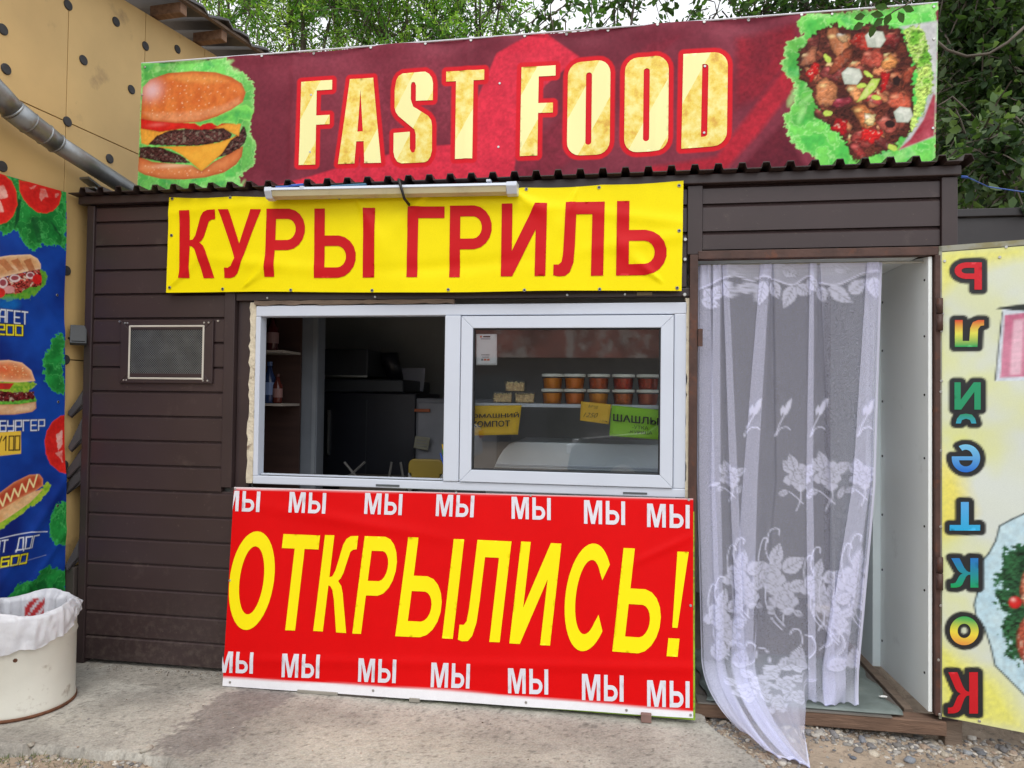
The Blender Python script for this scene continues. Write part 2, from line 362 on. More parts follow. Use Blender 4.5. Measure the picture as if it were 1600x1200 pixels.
def gF(): return [[(0, 0), (0, 1), (1, 1), (1, .885), (.51, .885), (.51, .585), (.94, .585), (.94, .475), (.51, .475), (.51, 0)]]
def gA(): return [[(0, 0), (.245, 1), (.85, 1), (1, 0), (.615, 0), (.6, .26), (.425, .26), (.385, 0)], [(.45, .375), (.52, .87), (.58, .375)]]
def gS(): return [[(0, .34), (.42, .345), (.42, .16), (.46, .12), (.5, .112), (.54, .12), (.57, .16), (.57, .31), (.54, .365), (.12, .525), (.05, .57), (.02, .62), (.02, .82), (.06, .92), (.12, .965), (.22, .99), (.8, 1), (.9, .975), (.97, .93), (1, .87), (1, .68), (.57, .68), (.57, .85), (.54, .885), (.505, .89), (.46, .885), (.44, .85), (.44, .7), (.5, .62), (.88, .51), (.96, .46), (.985, .4), (.985, .13), (.95, .06), (.88, .015), (.8, 0), (.2, 0), (.1, .02), (.03, .07), (0, .13)]]
def rrect(x0, x1, y0, y1, rx, ry, left=True):
    o = arc(x1-rx, y1-ry, rx, ry, 90, 0, 6)+arc(x1-rx, y0+ry, rx, ry, 0, -90, 6)
    o += (arc(x0+rx, y0+ry, rx, ry, -90, -180, 6)+arc(x0+rx, y1-ry, rx, ry, 180, 90, 6)) if left else [(x0, y0), (x0, y1)]
    return o
def gO2(): return [rrect(0, 1, 0, 1, .3, .14), rrect(.43, .57, .11, .88, .07, .03)]
def gD(): return [rrect(0, 1, 0, 1, .3, .14, False), rrect(.43, .57, .11, .88, .07, .03, False)]
def gE2(): return [arc(.5, .5, .5, .5, -8, 300, 34)+arc(.5, .5, .25, .31, 300, 195, 10)+[(.26, .43), (.98, .43)], [(.26, .57)]+arc(.5, .57, .24, .22, 178, 2, 12)+[(.74, .57)]]
def flip(lp): return [[(1-x, 1-y) for x, y in q] for q in lp]
# ================================================================== SETTING
brown = mat('brown_siding', (60, 47, 47), rough=0.38, var=0.1, scale=3, bump=0.05, bscale=14, dirt=((92, 80, 74), 7, 0.60, 0.45), rand=0.06)
brown_trim = mat('brown_trim', (56, 44, 44), rough=0.4, var=0.1, scale=5, bump=0.05, bscale=20, dirt=((90, 76, 68), 9, 0.62, 0.4))
def splash(m, rgb=(128, 116, 104), top=.45):
    N = m.node_tree.nodes; L = m.node_tree.links; b = N['Principled BSDF']; src = b.inputs['Base Color'].links[0].from_socket
    tc = N.new('ShaderNodeTexCoord'); sp = N.new('ShaderNodeSeparateXYZ'); L.new(tc.outputs['Object'], sp.inputs[0])
    r = N.new('ShaderNodeMapRange'); r.inputs[1].default_value = top; r.inputs[2].default_value = 0; L.new(sp.outputs[2], r.inputs[0])
    n = N.new('ShaderNodeTexNoise'); n.inputs['Scale'].default_value = 26; n.inputs['Detail'].default_value = 9; n.inputs['Roughness'].default_value = .75; L.new(tc.outputs['Object'], n.inputs['Vector'])
    r2 = N.new('ShaderNodeMapRange'); r2.inputs[1].default_value = .48; r2.inputs[2].default_value = .7; L.new(n.outputs[0], r2.inputs[0])
    r.inputs[3].default_value = 0; r.inputs[4].default_value = .4; a = N.new('ShaderNodeMath'); a.operation = 'MULTIPLY'; L.new(r.outputs[0], a.inputs[0]); L.new(r2.outputs[0], a.inputs[1])
    n2 = N.new('ShaderNodeTexNoise'); n2.inputs['Scale'].default_value = 55; n2.inputs['Detail'].default_value = 3; L.new(tc.outputs['Object'], n2.inputs['Vector'])
    r3 = N.new('ShaderNodeMapRange'); r3.inputs[1].default_value = .66; r3.inputs[2].default_value = .72; r3.inputs[4].default_value = .18; L.new(n2.outputs[0], r3.inputs[0])
    mm = N.new('ShaderNodeMath'); mm.operation = 'MAXIMUM'; L.new(a.outputs[0], mm.inputs[0]); L.new(r3.outputs[0], mm.inputs[1])
    x = N.new('ShaderNodeMix'); x.data_type = 'RGBA'; L.new(mm.outputs[0], x.inputs[0]); L.new(src, x.inputs[6]); x.inputs[7].default_value = (*lin(rgb), 1); L.new(x.outputs[2], b.inputs['Base Color'])
splash(brown)
rust_steel = mat('rusty_steel', (74, 50, 42), rough=0.6, var=0.3, scale=14, bump=0.2, bscale=60, dirt=((104, 60, 38), 12, 0.55, 0.8))
wood_grey = mat('weathered_wood', (120, 104, 90), rough=0.85, var=0.25, scale=5, bump=0.4, bscale=30, stretch=(1, 6, 6))
pvc = mat('white_pvc', (204, 212, 225), rough=0.32, var=0.03, scale=3, dirt=((190, 192, 190), 5, 0.66, 0.4))
foam = mat('mounting_foam', (214, 205, 182), rough=0.9, var=0.12, scale=16, bump=0.8, bscale=45, dirt=((96, 68, 50), 17, 0.6, 0.8))
steel = mat('zinc_screw', (190, 190, 186), rough=0.35, metal=0.9, var=0.1)
black = mat('black_plastic', (30, 30, 32), rough=0.5, var=0.2)
white_in = mat('white_lining_panel', (238, 244, 242), rough=0.45, var=0.04, scale=2, dirt=((182, 184, 180), 3, 0.6, 0.5))
# --- ground: packed dirt sheet to the horizon, finely modelled close by
def hgt(x, y):
    return (-0.045+0.018*np.clip((-y-.68)/.14, 0, 1)*np.clip((.2-x)/.3, 0, 1)+0.012*np.sin(3.1*x+1.3*y)+0.008*np.sin(7.7*x-5*y+1)+0.006*np.sin(17*x+13*y)+0.004*np.sin(31*x-23*y)*np.sin(11*y))
dirt_m = mat('packed_dirt', (164, 147, 128), rough=0.95, var=0.2, scale=6, bump=0.9, bscale=90, dirt=((118, 106, 94), 22, 0.52, 0.7))
def axis_pts(a, b, st): 
    f = list(np.arange(a, b, st)); o = []; x = a; d = st
    while x > -80: d *= 1.35; x -= d; o.insert(0, x)
    q = []; x = f[-1]; d = st
    while x < 80: d *= 1.35; x += d; q.append(x)
    return np.array(o+f+q)
gx, gy = np.meshgrid(axis_pts(-3.4, 3.0, 0.025), axis_pts(-2.0, 0.6, 0.025)); gz = hgt(gx, gy); far = (np.abs(gx) > 5) | (np.abs(gy) > 4); gz[far] = -0.05
i = np.arange(gx.size).reshape(gx.shape)
mesh('ground', np.stack([gx.ravel(), gy.ravel(), gz.ravel()], 1), np.stack([i[:-1, :-1].ravel(), i[:-1, 1:].ravel(), i[1:, 1:].ravel(), i[1:, :-1].ravel()], 1), dirt_m, smooth=True, kind='structure')
# --- concrete slab with ragged front edge, patched stain
slab_poly = np.array([(-3.3, 0.1), (-3.3, -0.80), (-2.75, -0.79), (-2.45, -0.815), (-2.2, -0.80), (-1.95, -0.79), (-1.72, -0.80), (-1.60, -0.86), (-1.48, -0.84), (-1.38, -0.95), (-1.1, -1.3), (-0.9, -1.7), (0.75, -1.9), (0.66, -1.1), (0.60, -0.62), (0.56, -0.42), (0.50, -0.30), (0.43, -0.17), (0.39, -0.09), (0.37, 0.1)])
ccv = Canvas(-3.35, 0.8, -1.95, 0.15, 0.006, (176, 170, 160), seed=31)
n = np.clip((ccv.big-0.5)*2.4+0.5, 0, 1)[..., None]; ccv.C = lin((182, 178, 168))*(1-n)+lin((152, 148, 140))*n
ccv.C *= (1+0.22*(ccv.mid[..., None]-0.5)+0.35*(ccv.fine[..., None]-0.5))
ccv.paint([gr(*q)[:2] for q in [(262, 1152), (330, 1092), (395, 1068), (440, 1070), (470, 1085), (430, 1108), (380, 1130), (345, 1170), (290, 1178), (225, 1172)]], (138, 132, 128), (116, 110, 107), raw=True, wob=0.11, soft=0.006, alpha=0.72)
ccv.paint([gr(*q)[:2] for q in [(470, 1140), (700, 1150), (900, 1190), (600, 1200), (430, 1196)]], (200, 194, 180), raw=True, wob=0.08, soft=0.12, alpha=0.35)
ccv.paint([gr(*q)[:2] for q in [(180, 1040), (350, 1060), (360, 1075), (250, 1075), (150, 1060)]], (132, 124, 114), raw=True, wob=0.05, soft=0.06, alpha=0.5)
crk = np.exp(-(np.abs(fbm(ccv.U.shape, (7, 12), 5, 77, .6)-.5)/.0035)**2)*(fbm(ccv.U.shape, (5, 9), 2, 78) > .56); ccv.C *= (1-.55*crk[..., None])
pit = np.clip((fbm(ccv.U.shape, (240, 480), 2, 79)-.66)*9, 0, 1)[..., None]; ccv.C *= (1-.5*pit)
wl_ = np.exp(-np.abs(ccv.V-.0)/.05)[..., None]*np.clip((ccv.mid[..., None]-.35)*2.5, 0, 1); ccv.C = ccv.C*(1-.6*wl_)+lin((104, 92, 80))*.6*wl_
for _ in range(140):
    a, b = RNG.uniform(-2.6, 0.4), RNG.uniform(-0.9, -0.05); ccv.ell(a, b, RNG.uniform(.003, .01), RNG.uniform(.002, .006), col=(96, 90, 84), n=7, raw=True, alpha=0.7) 
sx, sy = np.meshgrid(np.arange(-3.3, 0.78, 0.009), np.arange(-1.92, 0.11, 0.009)); sdv = sdf(slab_poly, sx, sy)+0.03*(fbm(sx.shape, (40, 80), 4, 5)-0.5)
sz = 0.002*np.sin(5*sx)*np.sin(7*sy)+0.005*(fbm(sx.shape, (60, 120), 3, 9)-0.5); sz = np.where(sdv > -0.03, sz-0.004*np.clip((sdv+0.03)/0.03, 0, 1), sz)
# keep a smooth step: inside top; the rim folds down
ok = sdv < 0.012; rim = np.clip((sdv)/0.012, 0, 1); sz = sz-0.075*rim*(sdv > 0)
i = np.arange(sx.size).reshape(sx.shape); cells = ok[:-1, :-1] | ok[:-1, 1:] | ok[1:, 1:] | ok[1:, :-1]
sz = np.where(ok, sz, -0.075)
F = np.stack([i[:-1, :-1][cells], i[:-1, 1:][cells], i[1:, 1:][cells], i[1:, :-1][cells]], 1)
slab = mesh('pavement', np.stack([sx.ravel(), sy.ravel(), sz.ravel()], 1), F, vmat('concrete', rough=0.92, spec=0.3, grain=0.16, gscale=120, bump=0.5, bscale=90), smooth=True, kind='structure')
setcol(slab, ccv.sample(sx.ravel(), sy.ravel()))
# ================================================================== KIOSK
kiosk = thing('kiosk', 'dark brown metal sided food kiosk with white window, open doorway and ribbed roof edge', 'kiosk', (-0.7, 0, 0))
PITCH_Z = 0.1277; ZTOP = 2.318
def plank_mesh(x0, x1, z0, z1):
    P = [(0, z0+.004), (0, z1-.014), (.004, z1-.010), (.011, z1-.004), (.013, z1+.003), (.03, z1+.003), (.03, z0+.004)]
    return MB().prism([(x0, y, z) for y, z in P], (0, 0, 0), (x1-x0, 0, 0))
def planks(x0, x1, ztop, zbot, first=None):
    z = ztop+(first or 0)
    rows = [ZTOP+PITCH_Z*k for k in range(2, -22, -1)]
    for a, b in zip(rows[:-1], rows[1:]):
        lo, hi = max(b, zbot), min(a, ztop)
        if hi-lo < 0.02: continue
        plank_mesh(x0, x1, lo, hi).build('plank', brown, kiosk)
planks(-2.755, -2.005, 2.405, 0.008)
planks(-2.005, 0.300, 2.405, 1.93)          # behind and above the yellow banner
planks(0.372, 1.385, 2.405, 2.105)
planks(-2.005, 0.300, 0.93, 0.02)           # behind the red sign board
box('corner_trim', brown_trim, kiosk, -2.80, -2.757, -.012, .04, 0.0, 2.405, .003)
box('corner_trim', brown_trim, kiosk, 1.387, 1.452, -.014, .05, 0.045, 2.405, .003)
box('corner_trim', brown_trim, kiosk, 0.302, 0.370, -.012, .03, 2.085, 2.405, .003)
box('window_trim', brown_trim, kiosk, -2.003, -1.945, -.010, .035, 0.94, 1.945, .003)
box('window_trim', brown_trim, kiosk, -1.943, -1.868, .022, .05, 0.94, 1.95, .002)
box('window_trim', brown_trim, kiosk, -1.942, 0.335, -.004, .03, 1.893, 1.932, .002)
box('fascia', brown_trim, kiosk, -2.84, 1.46, -.030, .012, 2.408, 2.452, .004)
# ribbed roof edge: trapezoid profile sheet sloping gently to the back
pts = []; x = -2.86; 
while x < 1.47:
    pts += [(x, 0), (x+.062, 0), (x+.069, .026), (x+.096, .026)]; x += .1035
pts = [(min(a, 1.49), b) for a, b in pts if a < 1.49]+[(1.49, 0)]
V = []; 
for (yy, zz) in ((-.075, 2.458), (1.9, 2.40)):
    V += [(a, yy, zz+b) for a, b in pts]
    V += [(a, yy, zz+b-.004) for a, b in pts]
n = len(pts); F = []
for k in range(n-1):
    F += [(k, k+1, 2*n+k+1, 2*n+k), (n+k, 3*n+k, 3*n+k+1, n+k+1), (k, n+k, n+k+1, k+1)]
mesh('roof_sheet', V, F, mat('roof_brown', (58, 46, 44), rough=0.5, var=0.2, scale=6, dirt=((84, 78, 58), 4, 0.58, 0.6)), kiosk)
# body: side, back, inner lining; doorway opening left free
outer = mat('kiosk_back', (70, 56, 52), rough=0.6)
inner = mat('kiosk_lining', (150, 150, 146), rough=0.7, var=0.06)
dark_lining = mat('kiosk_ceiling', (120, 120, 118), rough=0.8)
MB().prism([(-2.79, .045, .0), (-2.79, .045, 2.40), (-2.62, 1.86, 2.38), (-2.62, 1.86, 0)], (0, 0, 0), (.03, 0, 0)).build('side_wall', outer, kiosk)
box('back_wall', outer, kiosk, -2.62, 1.45, 1.86, 1.90, 0, 2.38)
box('back_lining', inner, kiosk, -2.55, 1.41, 1.83, 1.855, 0.05, 2.33)
box('side_wall', outer, kiosk, 1.415, 1.45, .055, 1.855, 0.045, 2.38)
box('ceiling', dark_lining, kiosk, -2.58, 1.41, .05, 1.83, 2.30, 2.33)
box('front_lining', inner, kiosk, -2.70, -1.87, .052, .07, 0.05, 2.295)
box('front_lining', inner, kiosk, -1.865, 0.30, .032, .05, 0.06, 0.94)
box('front_lining', inner, kiosk, -1.865, 0.30, .036, .055, 1.90, 2.295)
box('front_lining', inner, kiosk, 0.375, 1.38, .036, .055, 2.11, 2.295)
box('floor', mat('kiosk_floor', (96, 90, 84), rough=0.8, var=0.2), kiosk, -2.6, 1.25, .06, 1.825, 0.02, 0.052)
# doorway
box('door_frame', rust_steel, kiosk, 0.314, 0.350, -.022, .03, 0.06, 2.083, .002)
box('door_frame', rust_steel, kiosk, 0.351, 1.385, -.018, .03, 2.062, 2.100, .002)
box('door_frame', rust_steel, kiosk, 1.357, 1.384, -.022, .03, 0.068, 2.061, .002)
box('door_sill', mat('sill_timber', (112, 88, 72), rough=0.85, var=0.3, scale=8, bump=0.4, bscale=30, stretch=(1, 8, 8)), kiosk, 0.30, 1.40, -.03, .055, -.015, 0.045, .004)
box('sill_strip', mat('sill_metal', (150, 146, 140), rough=0.35, metal=0.6), kiosk, 0.36, 1.18, -.034, .05, 0.047, 0.053)
mb = MB(); nx, ny = 30, 16
mv = [(0.40+0.83*a/nx+0.012*math.sin(b*1.1), -0.018+0.66*b/ny, 0.060+0.006*math.sin(a*.7+b*.5)*math.sin(b*.4)) for b in range(ny+1) for a in range(nx+1)]
mb.add(mv, [(b*(nx+1)+a, b*(nx+1)+a+1, (b+1)*(nx+1)+a+1, (b+1)*(nx+1)+a) for b in range(ny) for a in range(nx)])
o = mb.build('floor_covering', mat('worn_linoleum', (112, 122, 118), rough=0.55, var=0.22, scale=9, bump=0.35, bscale=26, dirt=((150, 150, 140), 6, 0.58, 0.6)), kiosk, smooth=True)
so = o.modifiers.new('thick', 'SOLIDIFY'); so.thickness = .004
box('floor_joist', wood_grey, kiosk, 1.262, 1.30, .06, 1.2, 0.01, 0.058, .003)
# white inner lining to the right of the doorway
o = MB().prism([(1.352, -.004, .075), (1.352, -.004, 2.058), (1.352, .56, 2.12), (1.352, .56, .060)], (0, 0, 0), (-.016, 0, 0)).build('jamb_panel', white_in, kiosk, bevel=.002)
box('jamb_panel', mat('white_lining_aged', (226, 238, 240), rough=0.5, var=0.05, scale=2), kiosk, 1.300, 1.352, .562, 1.3, 0.058, 2.29)
box('door_lintel', white_in, kiosk, 0.36, 1.332, .060, .56, 2.075, 2.092)
for z in (.20, .56, .84, 1.14, 1.42, 1.68, 1.93):
    MB().disc((1.335, .03, z+.03), (-1, 0, 0), .005, .003, 8).build('screw', black, kiosk)
    MB().disc((1.335, .53, z), (-1, 0, 0), .006, .003, 8).build('screw', black, kiosk)
MB().tube([(1.285, .60, 2.2), (1.285, .60, 1.16)], .011, 8).build('cable_duct', pvc, kiosk)
box('socket', pvc, kiosk, 1.262, 1.298, .55, .598, 1.07, 1.16, .004)
for (x, z) in ((.292, 2.063), (.292, 1.90), (.292, 2.155)):
    MB().disc((x, -.012, z), (0, -1, 0), .009, .006, 10, bev=.002).build('screw', steel, kiosk)
box('door_bracket', rust_steel, kiosk, 0.352, 0.372, -.03, -.018, 1.66, 1.74)
# window surround foam and scraps
def ragged(path, w, name, parent, m, y0=-.006, y1=.03, seed=0, horiz=False):
    g = np.random.default_rng(seed); V = []; n = len(path)
    for (a, b) in path:
        j = g.uniform(-.35, .35)*w; k = g.uniform(-.2, .2)*w
        for (q, yy) in ((-w/2+k, y1), (-w/2+k, y0), (w/2+j*.3, y0-.004*g.random()), (w/2+j*.3, y1)):
            V.append((a+q, yy, b) if not horiz else (a, yy, b+q))
    F = [(0, 1, 2, 3), ((n-1)*4+3, (n-1)*4+2, (n-1)*4+1, (n-1)*4)]
    for i in range(n-1): F += [(i*4+k, (i+1)*4+k, (i+1)*4+(k+1) % 4, i*4+(k+1) % 4) for k in range(4)]
    return mesh(name, V, F, m, parent, smooth=False)
ragged([(-1.853-.0, z) for z in np.linspace(.965, 1.885, 34)], .034, 'foam_seal', kiosk, foam, seed=3, y0=.008, y1=.045)
ragged([(.318, z) for z in np.linspace(.965, 1.885, 34)], .034, 'foam_seal', kiosk, foam, seed=4, y0=-.002, y1=.028)
ragged([(x, 1.880) for x in np.linspace(-1.84, -.80, 30)], .020, 'wood_batten', kiosk, wood_grey, seed=5, horiz=True, y0=-.008, y1=.02)
for x in (-1.77, -1.2, -.25, .02):
    MB().disc((x, -.004, 1.905), (0, -1, 0), .006, .005, 8, bev=.001).build('screw', steel, kiosk)
box('small_latch', mat('aged_latch', (128, 116, 96), rough=0.6), kiosk, .075, .145, -.010, -.004, 1.899, 1.914)
# --- window (part) with frame members, sash, pane
WY0, WY1 = -.004, .058
win = box('window', pvc, kiosk, -1.832, 0.302, WY0, WY1, 1.812, 1.866, .004)          # head
box('frame', pvc, win, -1.832, -1.806, WY0, WY1, 1.006, 1.8115, .003)
box('frame', pvc, win, 0.247, 0.302, WY0, WY1, 1.006, 1.8115, .004)
box('frame', pvc, win, -1.832, 0.302, WY0, WY1, 0.964, 1.0055, .004)
box('mullion', pvc, win, -0.842, -0.764, WY0-.006, WY1, 1.007, 1.8105, .004)
box('track', pvc, win, -1.80, -0.85, .016, .03, 1.006, 1.016)
box('track', mat('track_gap', (70, 72, 74), rough=0.5), win, -1.80, -0.85, .004, .014, 1.006, 1.009)
sx0, sx1, sz0, sz1, t = -0.760, 0.244, 1.008, 1.806, .058
def mitre(x0, x1, z0, z1, t, y0, y1, m, par, name):
    for P in ([(x0, z0), (x1, z0), (x1-t, z0+t), (x0+t, z0+t)], [(x1, z0+.0006), (x1, z1-.0006), (x1-t, z1-t-.0006), (x1-t, z0+t+.0006)], [(x1, z1), (x0, z1), (x0+t, z1-t), (x1-t, z1-t)], [(x0, z1-.0006), (x0, z0+.0006), (x0+t, z0+t+.0006), (x0+t, z1-t-.0006)]):
        MB().prism([(a, y0, b) for a, b in P], (0, 0, 0), (0, y1-y0, 0)).build(name, m, par, bevel=.0025)
mitre(sx0, sx1, sz0, sz1, t, -.014, .045, pvc, win, 'sash')
gk = mat('rubber_gasket', (34, 38, 42), rough=0.6)
mitre(sx0+t+.0005, sx1-t-.0005, sz0+t+.0005, sz1-t-.0005, .006, -.008, .03, gk, win, 'gasket')
o = box('pane', glass('window_glass', (252, 254, 254), k=1.0, base=.055), win, sx0+t+.004, sx1-t-.004, .004, .008, sz0+t+.004, sz1-t-.004)
box('frame_tape', mat('grey_tape', (86, 92, 96), rough=0.4), win, -1.18, -1.06, WY0-.003, WY0-.0005, .972, .982)
box('frame_tape', mat('grey_tape', (86, 92, 96)), win, .02, .13, WY0-.003, WY0-.0005, .9745, .983)
# --- vent with perforated sheet
vent = box('vent', black, kiosk, -2.535, -2.105, -.003, .0, 1.49, 1.765)
perf = mat('perforated_mesh', (120, 124, 124), rough=0.4, metal=0.5, var=0.25, scale=12)
mitre(-2.585, -2.06, 1.468, 1.795, .05, -.014, -.003, brown_trim, vent, 'frame')
mitre(-2.536, -2.108, 1.487, 1.768, .010, -.017, -.012, mat('vent_bead', (196, 192, 180), rough=0.4), vent, 'bead')
V = []; F = []; hx, hz = 44, 28                     # perforated sheet: a lattice of thin bars
mb = MB()
for k in range(hx+hz):
    pass
x0, x1, z0, z1 = -2.526, -2.118, 1.497, 1.758; st = .0125
def diag(sgn):
    for k in np.arange(-(z1-z0), (x1-x0), st):
        P = []
        a0 = x0+k; q0 = max(x0, a0); q1 = min(x1, a0+(z1-z0))
        if q1-q0 < .004: continue
        zz = lambda x: (z0+(x-a0)) if sgn > 0 else (z1-(x-a0))
        w = .0022
        mb.add([(q0-w, -.010-.001*sgn, zz(q0)), (q0+w, -.010-.001*sgn, zz(q0)), (q1+w, -.010-.001*sgn, zz(q1)), (q1-w, -.010-.001*sgn, zz(q1))], [(0, 1, 2, 3) if sgn > 0 else (3, 2, 1, 0)])
diag(1); diag(-1)
mb.build('mesh_sheet', perf, vent, kind='stuff')
for x in (-2.56, -2.545, -2.11, -2.085):
    for z in (1.482, 1.780): MB().disc((x, -.014, z), (0, -1, 0), .005, .004, 8, bev=.001).build('screw', steel, vent)
for x in (-2.60, -2.04): MB().disc((x, -.001, 1.79), (0, -1, 0), .006, .004, 8).build('screw', steel, vent)
# ================================================================== NEIGHBOURING YELLOW WALL
WD = np.array([math.sin(.087), math.cos(.087), 0]); WN = np.array([WD[1], -WD[0], 0]); W0 = np.array([-2.87, 0, 0])
def wl(x, y, o=0.0):
    p = on(x, y, WN, W0+WN*o)-W0; return float(p@WD), float(p[2])
def wp(u, z, o=0.0): return W0+WD*u+WN*o+np.array([0, 0, z])
nb = thing('neighbour_building', 'ochre yellow panelled building on the left with black round washers and sloping metal roof', 'building', tuple(wp(0.4, 0)))
ochre = mat('ochre_panel', (204, 172, 114), rough=0.55, var=0.10, scale=2.6, bump=0.10, bscale=14, dirt=((128, 102, 72), 3.4, 0.58, 0.55), rand=0.03)
def clip(P, a, b, c):       # keep a*u+b*z<=c
    o = []
    for i in range(len(P)):
        p, q = P[i], P[(i+1) % len(P)]; fp = a*p[0]+b*p[1]-c; fq = a*q[0]+b*q[1]-c
        if fp <= 0: o.append(p)
        if fp*fq < 0: t_ = fp/(fp-fq); o.append((p[0]+(q[0]-p[0])*t_, p[1]+(q[1]-p[1])*t_))
    return o
# roof line: through (0.43,3.80) and (1.52,3.94)?  traced: falls away to the back
ra = wl(224, -3); rb = wl(398, 88); ra = (ra[0], ra[1]-.07); rb = (rb[0], rb[1]-.16); rs = (rb[1]-ra[1])/(rb[0]-ra[0])
us = [-1.9, -1.0, -0.083, 0.45, 0.98, 1.52]; zs = [0.33, 0.9, 1.585, 2.55, 2.70]
seam = lambda u: 2.832
for i in range(len(us)-1):
    for (z0, z1) in ((.33, 1.583), (1.589, 2.829), (2.834, 4.6)):
        P = [(us[i]+.002, z0), (us[i+1]-.002, z0), (us[i+1]-.002, z1), (us[i]+.002, z1)]
        P = clip(P, -rs, 1, ra[1]-rs*ra[0]-.01)
        if len(P) < 3: continue
        MB().prism([wp(u, z) for u, z in P], -WN*.03, (0, 0, 0)).build('panel', ochre, nb, bevel=.0015)
MB().prism([wp(u, z, -.032) for u, z in clip([(-1.9, 0), (1.5, 0), (1.5, 4.6), (-1.9, 4.6)], -rs, 1, ra[1]-rs*ra[0]-.012)], -WN*.2, (0, 0, 0)).build('wall', mat('wall_core', (70, 54, 40), rough=0.9), nb)
MB().prism([wp(u, z, .012) for u, z in [(-1.9, -.1), (1.52, -.1), (1.52, .325), (-1.9, .325)]], -WN*.04, (0, 0, 0)).build('plinth', mat('plinth_concrete', (142, 138, 130), rough=0.9, var=0.2, bump=0.6), nb)
for q in [(106, 8), (181, 34), (4, 46), (227, 72), (277, 77), (9, 108), (130, 94), (205, 140), (105, 190), (171, 248), (3, 260), (103.5, 423), (102, 562), (99.5, 727)]:
    u, z = wl(*q); MB().disc(wp(u, z), WN, .026, .007, 18, bev=.003).build('washer', mat('black_washer', (52, 52, 54), rough=0.7, var=0.3, scale=30), nb)
# roof sheet over the gable, its rafters
def rz(u): return ra[1]+rs*(u-ra[0])
rm = mat('grey_roof_sheet', (96, 96, 98), rough=0.5, var=0.2, scale=5, metal=0.3, dirt=((70, 62, 56), 4, 0.55, 0.5))
V = []; F = []; n = 33
for k in range(n):
    u = ra[0]-1.2+k*.075; w = .02*math.sin(k*2.1)+.012*math.sin(k*.9)
    for o_ in (.24+w*.6, -2.5):
        V += [tuple(wp(u, rz(u)+.10+w*.7+(.0 if o_ > 0 else .3), o_)), tuple(wp(u, rz(u)+.085+w*.7+(.0 if o_ > 0 else .3), o_))]
for k in range(n-1):
    a = 4*k; b = a+4; F += [(a, b, b+2, a+2), (a+1, a+3, b+3, b+1), (a, a+1, b+1, b)]
mesh('roof_sheet', V, F, rm, nb)
for q in ((246, 8), (312, 50), (372, 86)):
    u, _ = wl(*q)
    MB().prism([wp(u-.028, rz(u)+.0, -.03), wp(u+.028, rz(u)+.0, -.03), wp(u+.028, rz(u)+.065, -.03), wp(u-.028, rz(u)+.065, -.03)], (0, 0, 0), WN*.22).build('rafter', mat('rafter_wood', (142, 112, 90), rough=0.85, var=0.3, stretch=(6, 1, 6), bump=0.3), nb, bevel=.004)
MB().prism([wp(ra[0]-1.2, rz(ra[0]-1.2)+.066, .19), wp(1.55, rz(1.55)+.066, .19), wp(1.55, rz(1.55)+.084, .19), wp(ra[0]-1.2, rz(ra[0]-1.2)+.084, .19)], (0, 0, 0), WN*.03).build('fascia', wood_grey, nb)
# galvanised drain pipe running down along the wall
galv = mat('galvanised_steel', (136, 140, 142), rough=0.42, metal=0.75, var=0.25, scale=8, bump=0.15, bscale=20, dirt=((112, 104, 92), 6, 0.55, 0.5))
dp = thing('drain_pipe', 'grey galvanised pipe with bent elbow slanting down across the yellow wall', 'pipe', tuple(wp(-.3, 2.6, .1)))
ctr = [np.array(wp(*wl(x, y, .11), .11)) for x, y in ((-70, 92), (-30, 118), (0, 150), (20, 172), (45, 192), (70, 210), (88, 224), (140, 257), (215, 305))]
MB().tube(ctr[:4], [.052, .052, .053, .053], 20).build('pipe', galv, dp, smooth=True)
MB().tube(ctr[3:7], [.056, .055, .052, .050], 20).build('elbow', galv, dp, smooth=True)
MB().tube(ctr[6:], [.046, .046, .046], 20).build('pipe', galv, dp, smooth=True)
for k, rr in ((3, .058), (4, .058), (5, .056), (6, .054)):
    t_ = ctr[k]-ctr[k-1]; t_ = t_/np.linalg.norm(t_); MB().tube([ctr[k]-t_*.006, ctr[k], ctr[k]+t_*.006], [rr-.004, rr, rr-.004], 20).build('seam_ring', galv, dp, smooth=True)
gt = thing('metal_flashing', 'bent strip of thin galvanised flashing sticking out beside the kiosk roof corner', 'flashing', tuple(wp(0, 2.5, .05)))
MB().prism([wp(-.02, 2.545, .03), wp(.30, 2.44, .03), wp(.30, 2.452, .03), wp(-.02, 2.556, .03)], (0, 0, 0), WN*.06).build('strip', galv, gt)
MB().prism([wp(.0, 2.50, .02), wp(.30, 2.415, .02), wp(.30, 2.422, .02), wp(.0, 2.508, .02)], (0, 0, 0), WN*.09).build('strip', galv, gt)
# floodlight on the wall by the kiosk corner
fl = thing('floodlight', 'small dark grey box lamp fixed to the yellow wall by the kiosk corner', 'lamp', tuple(wp(-.02, 1.72, .0)))
a = wp(*wl(104, 506), 0.0)
mb = MB().box(-.038, .038, -.014, .014, -.055, .055); mb.rot('X', -.45, (0, 0, 0)).rot('Z', .7, (0, 0, 0)); c = wp(-.03, 1.715, .06); mb.v = [tuple(np.array(q)+c) for q in mb.v]; mb.build('housing', mat('lamp_grey', (52, 56, 58), rough=0.5), fl, bevel=.004)
mb = MB().box(-.03, .03, -.019, -.0145, -.045, .045); mb.rot('X', -.45, (0, 0, 0)).rot('Z', .7, (0, 0, 0)); mb.v = [tuple(np.array(q)+c) for q in mb.v]; mb.build('lens', mat('lamp_lens', (36, 40, 42), rough=0.5), fl)
MB().tube([wp(-.03, 1.70, 0), wp(-.03, 1.70, .045)], .008, 8).build('bracket', black, fl)
